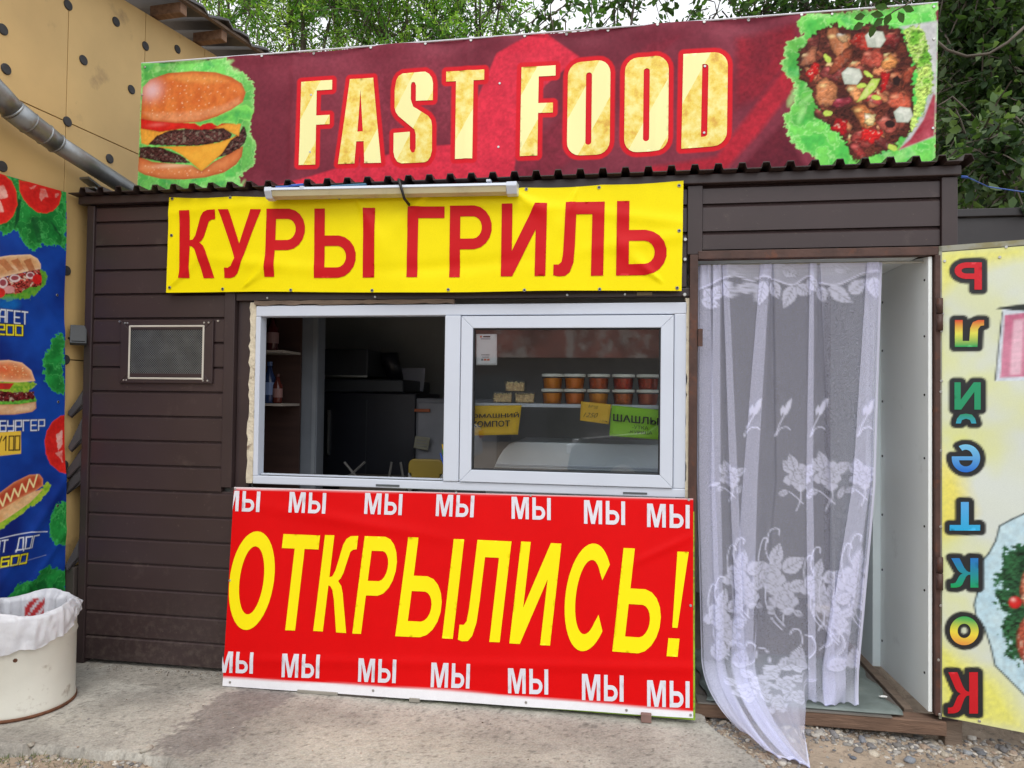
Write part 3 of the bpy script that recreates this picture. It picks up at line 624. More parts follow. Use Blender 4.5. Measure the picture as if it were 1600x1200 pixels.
# offcuts of dark siding wedged in the gap
scr = mat('dark_offcut', (48, 44, 44), rough=0.5, var=0.25, scale=12)
for k, (z0, z1, dx, w) in enumerate(((1.30, 1.44, -.07, .05), (1.12, 1.30, -.06, .045), (.98, 1.13, -.085, .06), (.90, 1.05, -.09, .065), (.50, .66, -.06, .04))):
    lb = ['topmost bent dark siding offcut wedged between yellow wall and kiosk', 'second dark siding offcut from the top in the gap by the kiosk corner', 'middle flared dark offcut sticking out of the gap beside the kiosk', 'lower wide dark offcut flaring out over the gap beside the kiosk', 'lowest short dark offcut standing in the gap above the bin'][k]
    mb = MB(); xk = -2.80
    mb.prism([(xk, .0, z1), (xk+dx, -.03, z0), (xk+dx*.6, -.035, z0-.02), (xk, -.012, z0+.03)], (0, 0, 0), (0, .006, 0))
    mb.prism([(xk-.002, -.006, z1-.02), (xk+dx*.8, -.045, z0+.01), (xk+dx*.5, -.05, z0-.01), (xk-.002, -.02, z0+.05)], (0, 0, 0), (.004, .008, 0))
    o = mb.build('siding_offcut', scr, origin=(xk, 0, z0)); tag(o, lb, 'metal scrap', 'siding offcuts in the gap')
mb = MB().box(-2.862, -2.808, -.03, .03, .34, .50); o = mb.build('cable_box', mat('cable_box_paint', (66, 58, 54), rough=0.6, var=0.3), bevel=.004, origin=(-2.83, 0, .34)); tag(o, 'small dirty brown box low in the corner between yellow wall and kiosk, above the bin', 'box')
# ================================================================== SIGNS AND BANNERS
vinyl = vmat('printed_vinyl', rough=0.5, spec=0.14, grain=0.05, gscale=400, bump=0.12, bscale=9)
red_ink = mat('red_print', (200, 12, 22), rough=0.5, spec=.22, var=0.05, scale=3, bump=0.1, bscale=9)
yellow_ink = mat('yellow_print', (246, 228, 6), rough=0.5, spec=.22, var=0.03, scale=3)
white_ink = mat('white_print', (216, 216, 224), rough=0.45, var=0.03, scale=3)
eyelet_m = mat('eyelet_steel', (150, 150, 146), rough=0.35, metal=0.8, var=0.2); hole_m = mat('eyelet_hole', (22, 20, 20), rough=0.8)
def eyelet(sh, x, y, parent, r=.008, hole=True, off=.001):
    u, v = sh.px(x, y); p = sh.pos(np.array(u), np.array(v), off)
    e = MB().disc(p, sh.N, r, .0025, 12, bev=.0008).build('eyelet' if hole else 'screw', eyelet_m if hole else steel, parent)
    if hole: MB().disc(p+sh.N*.0026, sh.N, r*.55, .0006, 8).build('hole', hole_m, e)
def grad(c0, c1, v0, v1, noise=None, c2=None):
    def f(u, v):
        t = np.clip((v-v0)/(v1-v0), 0, 1)[:, None]
        if c2 is None: return lin(c0)*(1-t)+lin(c1)*t
        return np.where(t < .5, lin(c0)*(1-2*t)+lin(c1)*2*t, lin(c1)*(2-2*t)+lin(c2)*(2*t-1))
    return f
# ------------------------------------------------ long FAST FOOD banner on the roof
BY = .045
ff = thing('fast_food_banner', 'long maroon FAST FOOD banner with burger and kebab pictures standing on the kiosk roof', 'banner', (-.55, BY, 2.46))
def wr1(u, v):
    return (.006*np.sin(u*5.1+v*2)+.003*np.sin(u*13+v*5)+.008*np.exp(-((v-3.18-.0*u)/.05)**2)*np.sin(u*9.2)+.005*np.exp(-(np.mod(u+.3, .92)-.46)**2/.0004))
shF = Sheet((0, BY, 0), (1, 0, 0), (0, 0, 1), [(0, 0)]*4, wr1)
cF = [shF.px(212, 301), shF.px(1462, 258), shF.px(1465, 5), shF.px(222, 100)]
cF[0] = (cF[0][0], 2.455); cF[1] = (cF[1][0], 2.455); shF.c = np.array(cF)
u0, u1 = cF[0][0]-.05, cF[2][0]+.05
cv = Canvas(u0, u1, 2.42, 3.30, .003, (116, 40, 54), shF.px, 11)
nn = np.clip((cv.big-.5)*2.5+.5, 0, 1)[..., None]; cv.C = lin((136, 54, 70))*(1-nn)+lin((112, 38, 54))*nn; cv.C *= (1+.4*(cv.fine[..., None]-.5))
cv.paint([(370, 310), (540, 258), (640, 232), (716, 226), (752, 140), (776, 84), (845, 45), (905, 88), (852, 132), (812, 190), (800, 300)], (222, 50, 72), (204, 44, 66), amp=.18, soft=.010, alpha=1)
cv.paint([(560, 120), (700, 90), (716, 210), (600, 230)], (150, 56, 74), (132, 46, 62), amp=.3, soft=.08, alpha=.5)
cv.paint([(800, 300), (812, 245), (905, 150), (1010, 72), (1060, 58), (965, 160), (860, 285)], (140, 40, 60), (118, 34, 50), amp=.2, soft=.03, alpha=.8)
cv.paint([(1000, 290), (1010, 262), (1120, 245), (1150, 205), (1235, 95), (1262, 110), (1180, 215), (1110, 290)], (190, 36, 54), (160, 32, 48), amp=.2, soft=.025, alpha=.95)
cv.paint([(1255, 160), (1190, 225), (1130, 290), (1240, 290), (1260, 260), (1225, 200)], (106, 28, 44), (92, 24, 40), amp=.2, soft=.03)
cv.paint([(1150, 60), (1240, 40), (1250, 75), (1190, 150), (1150, 170)], (120, 26, 42), (146, 30, 46), amp=.25, soft=.04)
cr = lambda x, y: (200+x/4., 80+y/4.)
def cp(L, f): return [f(*q) for q in L]
# burger picture
cv.paint(cp([(80, 70), (625, 40), (640, 75), (670, 130), (720, 130), (750, 180), (790, 215), (795, 280), (790, 350), (770, 420), (760, 470), (775, 540), (800, 590), (805, 640), (795, 700), (760, 740), (700, 790), (725, 850), (715, 880), (40, 895)], cr), (132, 222, 108), (92, 200, 92), amp=.14, wob=.03, edge=(184, 240, 150), ew=.006, veins=(176, 240, 150))
for k in range(16):
    a, b = RNG.uniform(100, 780), (RNG.uniform(55, 130) if k % 2 else RNG.uniform(800, 860)); q = cr(a, b); cv.ell(q[0], q[1], RNG.uniform(4, 12), RNG.uniform(2, 5), RNG.uniform(-1, 1), col=(178, 240, 150) if k % 3 else (66, 170, 92), alpha=.55, soft=.012, wob=.01)
cv.paint(cp([(60, 655), (150, 690), (300, 705), (400, 712), (460, 750), (540, 690), (620, 650), (725, 595), (716, 660), (680, 710), (600, 760), (480, 790), (350, 803), (200, 795), (100, 770), (52, 745)], cr), (214, 118, 66), (224, 140, 84), edge=(170, 78, 44), ew=.012, hi=[(cr(280, 715)), .12, .012, (240, 196, 160), .8], amp=.06)
cv.paint(cp([(65, 595), (200, 600), (330, 650), (395, 700), (250, 700), (65, 660)], cr), (92, 52, 48), (52, 28, 30), noise='fine', amp=.4, meat=1.0, spec=.2, wob=.008, edge=(40, 20, 22))
cv.paint(cp([(545, 672), (620, 600), (655, 545), (712, 505), (720, 470), (735, 480), (750, 535), (735, 580), (700, 610), (620, 652)], cr), (96, 56, 52), (54, 30, 32), noise='fine', amp=.4, meat=1.0, spec=.2, wob=.008, edge=(40, 20, 22))
cv.paint(cp([(75, 420), (300, 440), (560, 450), (650, 455), (650, 480), (560, 488), (450, 495), (350, 485), (200, 505), (75, 482)], cr), (218, 38, 28), (196, 26, 24), hi=[cr(180, 460), .05, .01, (240, 120, 110), .6], edge=(150, 18, 20), ew=.004)
cv.paint(cp([(72, 480), (200, 505), (340, 484), (250, 502), (180, 540), (120, 586), (78, 572)], cr), (236, 168, 62), (228, 156, 54), edge=(200, 124, 40), ew=.004)
cv.paint(cp([(540, 480), (620, 455), (712, 458), (698, 536), (655, 515), (600, 486)], cr), (238, 172, 64), (228, 156, 54), edge=(200, 124, 40), ew=.004)
cv.paint(cp([(128, 580), (180, 530), (250, 500), (340, 488), (480, 490), (600, 485), (657, 520), (640, 550), (560, 572), (440, 592), (250, 594)], cr), (104, 62, 56), (58, 32, 34), noise='fine', amp=.4, meat=1.0, spec=.2, wob=.008, edge=(42, 22, 24))
cv.paint(cp([(180, 598), (440, 592), (570, 572), (650, 545), (695, 528), (645, 560), (590, 640), (530, 690), (460, 751), (400, 700), (340, 650), (270, 612)], cr), (240, 176, 62), (230, 158, 52), edge=(205, 130, 40), ew=.004, amp=.04)
cv.paint(cp([(300, 445), (480, 432), (560, 405), (650, 370), (740, 340), (790, 375), (770, 440), (700, 430), (690, 465), (620, 440), (560, 470), (520, 445), (450, 468), (420, 450)], cr), (118, 212, 92), (70, 172, 84), wob=.008, edge=(150, 228, 110), ew=.005)
cv.paint(cp([(92, 225), (140, 178), (250, 138), (400, 125), (550, 135), (650, 165), (715, 205), (740, 262), (722, 322), (650, 370), (560, 410), (450, 443), (300, 450), (150, 436), (76, 420)], cr), (224, 128, 60), (206, 104, 46), noise='mid', edge=(176, 84, 46), ew=.010, amp=.12, hi=[cr(150, 245), .055, .05, (228, 190, 196), .9])
cv.paint(cp([(90, 380), (250, 385), (450, 375), (600, 340), (700, 290), (715, 320), (640, 368), (450, 430), (300, 440), (150, 425)], cr), (226, 160, 116), (214, 140, 96), alpha=.6, soft=.02)
cv.paint(cp([(250, 160), (400, 145), (560, 160), (640, 195), (500, 200), (350, 195)], cr), (232, 160, 84), alpha=.6, soft=.03)
cv.dots(cp([(150, 200), (400, 150), (640, 190), (720, 260), (640, 350), (400, 420), (100, 400)], cr), 70, .0032, (246, 216, 176), 3, .8)
cv.dots(cp([(80, 700), (300, 730), (420, 740), (600, 740), (700, 660), (600, 755), (350, 790), (100, 765)], cr), 26, .0032, (250, 222, 184), 4, .8)
# kebab picture
ck = lambda x, y: (1150+x/3., y/3.)
cv.paint(cp([(335, 68), (945, 10), (936, 790), (385, 800), (365, 740), (290, 700), (240, 640), (232, 540), (265, 480), (280, 420), (265, 375), (235, 350), (207, 300), (225, 265), (240, 195), (285, 180), (310, 160), (290, 108)], ck), (126, 222, 96), (80, 192, 80), amp=.14, wob=.035, edge=(186, 242, 150), ew=.006, veins=(176, 240, 150))
for k in range(18):
    a, b = (RNG.uniform(240, 420), RNG.uniform(300, 740)) if k % 2 else (RNG.uniform(350, 930), RNG.choice([RNG.uniform(40, 110), RNG.uniform(690, 770)])); q = ck(a, b); cv.ell(q[0], q[1], RNG.uniform(5, 18), RNG.uniform(2, 7), RNG.uniform(-1.5, 1.5), col=(176, 238, 150) if k % 3 else (60, 176, 92), alpha=.5, soft=.016, wob=.012)
cv.paint(cp([(765, 125), (942, 100), (938, 440), (930, 640), (850, 668), (770, 700), (830, 600), (880, 520), (905, 420), (900, 300), (860, 180)], ck), (206, 208, 206), (184, 186, 188), soft=.01)
cv.paint(cp([(760, 702), (820, 650), (880, 560), (925, 440), (934, 450), (930, 636), (850, 668)], ck), (196, 90, 104), (150, 40, 56), soft=.008, noise='mid')
cv.paint(cp([(780, 140), (860, 120), (885, 170), (905, 260), (925, 400), (890, 500), (850, 600), (800, 630), (790, 560), (840, 480), (838, 300), (800, 220)], ck), (104, 176, 50), (190, 220, 110), noise='mid', amp=.3, wob=.03, veins=(220, 236, 160), meat=.5)
cv.paint(cp([(405, 128), (470, 112), (540, 130), (640, 105), (770, 125), (830, 280), (842, 480), (820, 620), (700, 705), (565, 748), (515, 705), (508, 650), (440, 600), (385, 520), (358, 430), (315, 380), (276, 305), (305, 225), (340, 180)], ck), (120, 56, 40), (64, 28, 22), noise='mid', amp=.3, wob=.03, meat=.6, spec=.0, edge=(56, 24, 20))
g = np.random.default_rng(77)
ch = [(360, 200, 60, 40, (98, 40, 34)), (475, 195, 72, 62, (184, 112, 72)), (340, 270, 60, 34, (176, 106, 76)), (590, 190, 60, 60, (168, 52, 40)), (735, 190, 48, 55, (120, 36, 34)), (640, 270, 70, 50, (176, 74, 58)), (455, 340, 62, 42, (128, 50, 48)), (500, 280, 90, 28, (140, 66, 42)), (720, 292, 48, 42, (206, 134, 74)), (430, 430, 64, 70, (178, 112, 72)), (810, 350, 28, 72, (164, 72, 48)), (750, 370, 44, 46, (170, 84, 56)), (560, 430, 58, 36, (206, 138, 84)), (500, 480, 60, 32, (150, 46, 60)), (770, 470, 72, 48, (186, 84, 60)), (600, 540, 76, 58, (182, 106, 58)), (625, 560, 30, 34, (232, 186, 128)), (650, 460, 60, 26, (204, 78, 70)), (715, 575, 58, 44, (156, 72, 60)), (610, 640, 80, 50, (140, 52, 46)), (570, 700, 48, 32, (150, 50, 46)), (690, 660, 70, 28, (92, 34, 32)), (400, 540, 30, 50, (104, 46, 38)), (500, 170, 30, 30, (222, 166, 118))]
ch2 = [(g.uniform(300, 820), g.uniform(150, 690), g.uniform(30, 58), g.uniform(18, 34), [(160, 84, 58), (184, 104, 66), (130, 60, 46), (196, 120, 80), (150, 66, 52)][k % 5]) for k in range(46)]
blob0 = np.array([ck(*q) for q in [(405, 150), (540, 140), (760, 135), (820, 280), (832, 480), (800, 600), (700, 690), (565, 730), (520, 640), (440, 580), (395, 510), (370, 430), (320, 360), (295, 300), (345, 200)]])
ch2 = [q for q in ch2 if sdf(blob0, np.array([ck(q[0], q[1])[0]]), np.array([ck(q[0], q[1])[1]]))[0] < -3]
for x, y, rx, ry, c in ch2+ch:      # torn pieces of meat
    c = tuple(min(250, int(t*1.18+6)) for t in c)
    q = ck(x, y); ro = g.uniform(-1.2, 1.2); nv_ = int(g.integers(7, 11)); rj = g.uniform(.62, 1.22, nv_); P = []
    for kk in range(nv_):
        t_ = 2*math.pi*kk/nv_; a_ = rx/3.*rj[kk]*math.cos(t_); b_ = ry/3.*rj[kk]*math.sin(t_); P.append((q[0]+a_*math.cos(ro)-b_*math.sin(ro), q[1]+a_*math.sin(ro)+b_*math.cos(ro)))
    cv.paint(P, c, col2=tuple(int(t*.72) for t in c), noise='mid', amp=.18, wob=.02, meat=.30, spec=.10, edge=tuple(int(t*.22) for t in c), ew=.0075, hi=[(q[0]-rx/9, q[1]-ry/7), .014, .008, tuple(min(255, int(t*1.5+30)) for t in c), .6])
for P, c in (([(325, 340), (365, 290), (395, 300), (385, 350), (350, 385)], (224, 30, 30)), ([(685, 340), (730, 330), (715, 420), (680, 430)], (216, 28, 30)), ([(440, 600), (470, 550), (525, 560), (510, 640)], (206, 26, 32)), ([(590, 600), (640, 605), (700, 615), (640, 670), (585, 650)], (228, 34, 34)), ([(560, 150), (600, 150), (590, 200), (550, 200)], (200, 40, 30)), ([(610, 470), (660, 430), (680, 450), (640, 480)], (214, 60, 60))):
    cv.paint(cp(P, ck), c, tuple(int(t*.8) for t in c), edge=tuple(int(t*.55) for t in c), ew=.005, wob=.02, meat=.4, spec=.5)
for x, y, w in ((545, 355, 50), (655, 180, 50), (788, 535, 46)):
    cv.paint(cp([(x-w, y-w*.3), (x-w*.4, y-w*.85), (x+w*.7, y-w*.7), (x+w, y+w*.1), (x+w*.5, y+w*.8), (x-w*.7, y+w*.75)], ck), (224, 228, 216), (206, 212, 198), edge=(150, 160, 140), ew=.004)
    cv.paint(cp([(x-w, y-w*.3), (x, y-w*.1), (x+w*.1, y+w*.75), (x-w*.7, y+w*.75)], ck), (176, 186, 172), alpha=.6)
cv.paint(cp([(735, 365), (760, 350), (775, 370), (765, 400), (740, 395)], ck), (40, 20, 18)); cv.ell(*ck(725, 578), 8, 6, 0, col=(44, 20, 20), wob=.004)
cv.paint(cp([(565, 480), (600, 420), (640, 365), (680, 365), (660, 410), (610, 460)], ck), (224, 232, 150), (170, 206, 70), noise='fine', edge=(150, 170, 60), ew=.004)
for x, y in ((430, 530), (660, 455), (735, 690), (620, 345), (590, 400), (430, 272)): q = ck(x, y); cv.ell(q[0], q[1], 8, 4, g.uniform(-1, 1), col=(190, 216, 90), wob=.01)
letters = [(gF, (470.4, 127.7, 518.9, 124.6, 517, 256, 466.6, 257.6)), (gA, (531.4, 123.7, 592, 120.6, 594.9, 253.8, 527.9, 256.2)), (gS, (616.2, 115.1, 677.5, 112.7, 676.3, 253.6, 614.1, 255.2)), (lambda: gT(.115, .26, .72), (697.7, 112.7, 757.1, 109.2, 754.7, 247.6, 696.5, 250)),
           (gF, (815, 105, 868, 100.8, 866, 242.5, 812.5, 244.5)), (gO2, (887.5, 97.5, 954, 93, 952.5, 240, 885.5, 243)), (gO2, (976.8, 91.3, 1045, 87, 1043.8, 235.5, 975, 238.8)), (gD, (1067.5, 85.8, 1137, 82.5, 1135, 228, 1064.5, 232.5))]
lm = bpy.data.materials.new('gold_print'); lm.use_nodes = True
N = lm.node_tree.nodes; L = lm.node_tree.links; b = N['Principled BSDF']; b.inputs['Roughness'].default_value = .45
tc = N.new('ShaderNodeTexCoord'); no = N.new('ShaderNodeTexNoise'); no.inputs['Scale'].default_value = 16; no.inputs['Detail'].default_value = 7; no.inputs['Roughness'].default_value = .65
L.new(tc.outputs['Object'], no.inputs['Vector']); rp = N.new('ShaderNodeValToRGB'); L.new(no.outputs[0], rp.inputs[0])
e = rp.color_ramp.elements; e[0].position = .3; e[0].color = (*lin((214, 158, 52)), 1); e[1].position = .62; e[1].color = (*lin((246, 236, 150)), 1); k = rp.color_ramp.elements.new(.45); k.color = (*lin((238, 210, 82)), 1)
at_ = N.new('ShaderNodeAttribute'); at_.attribute_type = 'OBJECT'; at_.attribute_name = 'band'
sp = N.new('ShaderNodeSeparateXYZ'); L.new(tc.outputs['Object'], sp.inputs[0])
m1 = N.new('ShaderNodeMath'); m1.operation = 'MULTIPLY_ADD'; m1.inputs[1].default_value = -.55; L.new(sp.outputs[2], m1.inputs[0]); L.new(sp.outputs[0], m1.inputs[2])
m2_ = N.new('ShaderNodeMath'); m2_.operation = 'SUBTRACT'; L.new(m1.outputs[0], m2_.inputs[0]); L.new(at_.outputs['Fac'], m2_.inputs[1])
m3 = N.new('ShaderNodeMath'); m3.operation = 'ABSOLUTE'; L.new(m2_.outputs[0], m3.inputs[0])
m4 = N.new('ShaderNodeMath'); m4.operation = 'LESS_THAN'; m4.inputs[1].default_value = .075; L.new(m3.outputs[0], m4.inputs[0])
mx = N.new('ShaderNodeMix'); mx.data_type = 'RGBA'; L.new(m4.outputs[0], mx.inputs[0]); L.new(rp.outputs[0], mx.inputs[6]); mx.inputs[7].default_value = (*lin((246, 242, 170)), 1); L.new(mx.outputs[2], b.inputs['Base Color'])
bandoff = [.01, .17, -.05, .12, -.02, .0, .11, -.16]
for (gf, q), bo in zip(letters, bandoff):
    Q = [(q[0], q[1]), (q[2], q[3]), (q[4], q[5]), (q[6], q[7])]
    o, L2 = shF.glyph(gf(), Q, lm, ff)
    outer_ = L2[0]; cen = outer_.mean(0); o['band'] = float((cen[0]+.55)-(cen[1]-2.46)*.55+bo)
    cv.paint(outer_, (214, 26, 40), amp=.05, grow=.023, raw=True)
shF.build('printed_sheet', ff, vinyl, cv, .0038)
tl_, tr_ = shF.c[3], shF.c[2]
MB().tube([shF.pos(np.array(tl_[0]), np.array(tl_[1]), -.004), shF.pos(np.array(tr_[0]), np.array(tr_[1]), -.004)], .004, 6).build('hem', white_ink, ff)
for x in (410, 489, 580, 665, 736, 820, 885, 950, 1027, 1100, 1170, 1252): 
    yy = 100-(x-222)*95/1243.; eyelet(shF, x, yy+2.5, ff, .007, False)
for x, y in ((486, 148), (484, 237), (781, 131), (779, 230), (1101, 105), (1100, 208), (975, 295-12), (1458, 62), (1458, 200), (228, 106), (1458, 12), (1300, 22), (222, 148)): eyelet(shF, x, y, ff, .006, False)
# frame of battens behind the sheet
for z in (2.50, 2.80, 3.10): box('batten', wood_grey, ff, -2.47, 1.35, BY+.022, BY+.055, z, z+.04)
for x in (-2.47, -1.5, -.5, .5, 1.31): box('post', wood_grey, ff, x, x+.04, BY+.056, BY+.10, 2.35, 3.14)
# ------------------------------------------------ yellow КУРЫ ГРИЛЬ banner
yb = thing('grill_banner', 'bright yellow banner with red Cyrillic words hanging above the white window', 'banner', (-1.03, -.05, 1.93))
def wr2(u, v):
    a = .010*np.sin(2.2*u+3)+.004*np.sin(9*u+2.5*v)
    a = a+.006*np.exp(-((v-2.13-.10*np.sin(u*1.4))/.035)**2)*np.sin(u*3.2+1)+.005*np.exp(-((v-(2.38-.25*(u+1.5)**2*.2))/.03)**2)
    for cx, cy, ang in ((.27, 2.42, 2.35), (-1.3, 2.42, -1.1), (-.9, 2.43, -2.3), (-.2, 2.42, -1.9), (-1.9, 1.94, .7), (.2, 1.94, 2.4), (-2.3, 1.95, .8), (-.55, 2.42, -.6)):
        dx, dy = u-cx, v-cy; r = np.hypot(dx, dy)+1e-6; th = np.arctan2(dy, dx)-ang; a = a+.010*np.exp(-(r/.33)**2)*np.exp(-(np.angle(np.exp(1j*th))/.17)**2)*np.minimum(1, r/.05)
    return a
shY = Sheet((0, -.045, 0), (1, 0, 0), (0, 0, 1), [(0, 0)]*4, wr2)
shY.c = np.array([shY.px(258, 457), shY.px(1065, 455), shY.px(1068, 282), shY.px(262, 307)])
def edY(q, a, b):
    q = q.copy(); q[:, 1] += (-.018*np.sin(math.pi*np.clip(a/1.0, 0, 1))-.006*np.abs(np.sin(a*math.pi*7)))*b**3+(.004*np.sin(a*9)-.012*np.sin(math.pi*a)*0)*(1-b)**3; return q
shY.edge = edY
cy_ = Canvas(-2.45, .42, 1.85, 2.55, .01, (246, 228, 6), shY.px, 5); cy_.C *= (1+.05*(cy_.mid[..., None]-.5))
shY.build('printed_sheet', yb, vinyl, cy_, .0075)
for gf, Q in ((gK, [(278.4, 328.1), (335, 326.7), (334, 434), (278.2, 434)]), (gU, [(340, 326.7), (407.8, 326.7), (403, 434.2), (343, 434.2)]), (gP, [(416, 326), (477, 325.5), (474, 432.5), (413, 432.5)]),
              (lambda: gSoft(.25, .15, .695), [(490.7, 325.6), (587.3, 325.6), (585.5, 434), (490, 434)]), (lambda: gI(.81, 1), [(490.7, 325.6), (587.3, 325.6), (585.5, 434), (490, 434)]), (gG, [(638.5, 323.6), (695.3, 323.3), (694, 433.4), (636, 433.6)]),
              (gP, [(703.7, 322.3), (769.5, 321.9), (769, 433.4), (702.3, 433.6)]), (gIi, [(785, 319.9), (855.5, 318.4), (852.6, 432), (783, 432.6)]), (gL, [(868.5, 317), (945, 315), (942.5, 430.8), (864.7, 432)]), (gSoft, [(964.2, 314.1), (1042, 314.1), (1041.8, 429.5), (962.5, 430.6)])):
    shY.glyph(gf(), Q, red_ink, yb)
for x, y in ((267, 309.5), (359, 308), (531, 310), (266, 367), (264, 449), (346, 451), (454, 453), (582, 454), (823, 297), (936, 293), (1061, 290), (1061, 361), (701, 453), (820, 454), (937, 452), (1058, 450)): eyelet(shY, x, y, yb)
# ------------------------------------------------ red МЫ ОТКРЫЛИСЬ! board leaning on the ground
P0 = np.array([-1.891, -.150, .02]); Vd = np.array([0, .128, .93]); 
rbt = thing('opening_sign_board', 'red board with big yellow Cyrillic word and small white words, leaning below the window', 'sign board', (-.78, -.14, 0))
def wr3(u, v): return .003*np.sin(2*u+1)+.0022*np.sin(11*u+4*v)+.005*np.exp(-((v-.80+.12*(u+1.4))/.03)**2)*np.exp(-((u+1.3)/.5)**2)+.004*np.exp(-((v-.2-.05*u)/.025)**2)+.004*np.exp(-(((v-.72)-(u-.2)*.5)/.02)**2)*np.exp(-((u-.2)/.15)**2)
shR = Sheet((0, -.150, .02), (1, 0, 0), Vd, [(0, 0)]*4, wr3)
shR.c = np.array([shR.px(347, 1072), shR.px(1083, 1122), shR.px(1083, 779), shR.px(366, 761)])
cz = Canvas(-2.0, .45, -.12, 1.1, .006, (214, 2, 5), shR.px, 8); cz.C *= (1+.06*(cz.mid[..., None]-.5))
cz.paint([(340, 1058), (700, 1079), (1090, 1112), (1090, 1135), (700, 1105), (340, 1080)], (232, 232, 236), amp=.03)
cz.paint([(360, 755), (720, 766), (1085, 774), (1085, 779.5), (720, 770.5), (360, 763.5)], (232, 232, 236), amp=.03)
shR.build('printed_sheet', rbt, vinyl, cz, .008)
A = lambda x, y: (340+x/3., 740+y/3.); B = lambda x, y: (700+x/3., 740+y/3.)
for gf, f, Q in ((gO, A, [(82, 270), (292, 270), (238, 733), (30, 733)]), (lambda: gT(.15, .35, .62), A, [(308, 283), (480, 290), (428, 738), (258, 732)]), (gK, A, [(503, 288), (660, 292), (605, 748), (447, 738)]), (gP, A, [(690, 293), (856, 298), (797, 756), (631, 750)]),
                 (lambda: gSoft(.25, .155, .74), A, [(893, 298), (1157, 308), (1102, 775), (833, 762)]), (lambda: gI(.815, 1), A, [(893, 298), (1157, 308), (1102, 775), (833, 762)]), (gL, B, [(97, 308), (298, 318), (243, 790), (46, 783)]), (gIi, B, [(343, 318), (532, 328), (478, 806), (288, 795)]),
                 (gC, B, [(578, 322), (792, 332), (736, 838), (522, 826)]), (gSoft, B, [(823, 348), (1036, 358), (978, 848), (770, 832)]), (gEx, B, [(1075, 365), (1128, 367), (1076, 858), (1024, 855)])):
    shR.glyph(gf(), cp(Q, f), yellow_ink, rbt)
ulim = float(shR.c[:, 0].min())
for f, W_ in ((A, [(22, 197, 78, 180), (332, 505, 85, 188), (687, 862, 90, 195), (1022, 1200, 97, 205)]), (B, [(298, 482, 108, 218), (638, 830, 124, 241), (933, 1132, 140, 257)]), (A, [(-8, 165, 832, 938), (300, 475, 843, 960), (657, 835, 865, 982), (998, 1180, 885, 1008)]), (B, [(282, 470, 910, 1035), (628, 823, 938, 1068), (933, 1132, 966, 1097)])):
    for x0, x1, y0, y1 in W_:
        w = x1-x0; dy = w*.035; top = y0 > 700; sl = 0 if not top else -2
        for gf, a, b in ((gM, 0, .44), (lambda: gSoft(.27, .17, .70), .53, 1.0), (lambda: gI(.80, 1), .53, 1.0)):
            cl = None
            if x0 < 60: cl = shR.px(*f((74 if y0 < 500 else 22)+1, y0+50))[0]
            s_ = 5 if f is A else 0
            Q = [(x0+w*a+s_, y0+dy*a), (x0+w*b+s_, y0+dy*b), (x0+w*b, y1-dy*(1-b)), (x0+w*a, y1-dy*(1-a))]
            shR.glyph(gf(), cp(Q, f), white_ink, rbt, step=.02, clip=cl)
for q in ((359, 1066), (583, 1079), (822, 1097), (979, 1109), (1079, 1117), (713, 770), (829, 774), (1076, 781), (1079, 946), (359, 907), (368, 764)): eyelet(shR, q[0], q[1], rbt, .006, False)
# old printed board behind, peeping out below and at the right, with feet
N_ = shR.N
def bp_(x, y, o): u, v = shR.px(x, y); return shR.O+shR.U*u+shR.V*v-N_*o
MB().prism([bp_(600, 1088, .006), bp_(1086.5, 1126, .006), bp_(1085, 790, .006), bp_(600, 770, .006)], (0, 0, 0), -N_*.018).build('backing_board', mat('old_green_print', (150, 190, 40), rough=0.6, var=0.5, scale=30, dirt=((60, 110, 50), 30, .5, .8)), rbt)
MB().prism([bp_(352, 1077, .007), bp_(598, 1092, .007), bp_(598, 770, .007), bp_(372, 764, .007)], (0, 0, 0), -N_*.016).build('backing_board', mat('board_back_dark', (74, 66, 60), rough=0.8, var=.3), rbt)
box('foot', mat('foot_block', (132, 104, 96), rough=.8, var=.2), rbt, .105, .150, -.172, -.10, .002, .040, .003)
box('foot', mat('foot_block_pale', (150, 146, 136), rough=.8), rbt, -1.50, -1.30, -.155, -.12, .002, .016, .002)
box('foot', mat('foot_block_pale', (150, 146, 136)), rbt, -.95, -.90, -.155, -.10, .001, .02, .002)
# ------------------------------------------------ blue menu poster on the yellow wall
STR = {'А': [[(0, 0), (0, .7), (.25, 1), (1, 1), (1, 0)], [(0, .42), (1, .42)]], 'Г': [[(0, 0), (0, 1), (1, 1)]], 'Е': [[(1, 0), (0, 0), (0, 1), (1, 1)], [(0, .5), (.85, .5)]], 'Т': [[(0, 1), (1, 1)], [(.5, 1), (.5, 0)]],
       '2': [[(0, 1), (1, 1), (1, .5), (0, .5), (0, 0), (1, 0)]], '0': [[(0, 0), (0, 1), (1, 1), (1, 0), (0, 0)]], 'Б': [[(.95, 1), (0, 1), (0, 0), (1, 0), (1, .55), (0, .55)]], 'У': [[(0, 1), (0, .5), (1, .5)], [(1, 1), (1, 0), (.1, 0)]], 'Р': [[(0, 0), (0, 1), (1, 1), (1, .42), (0, .42)]],
       'О': [[(0, 0), (0, 1), (1, 1), (1, 0), (0, 0)]], 'Д': [[(-.1, -.15), (-.1, 0), (1.1, 0), (1.1, -.15)], [(.05, 0), (.25, 1), (.9, 1), (.9, 0)]], '6': [[(1, 1), (0, 1), (0, 0), (1, 0), (1, .55), (0, .55)]], 'Х': [[(0, 0), (1, 1)], [(0, 1), (1, 0)]], '/': [[(0, 0), (1, 1)]], '1': [[(0, .7), (.6, 1), (.6, 0)]], '7': [[(0, 1), (1, 1), (.4, 0)]]}
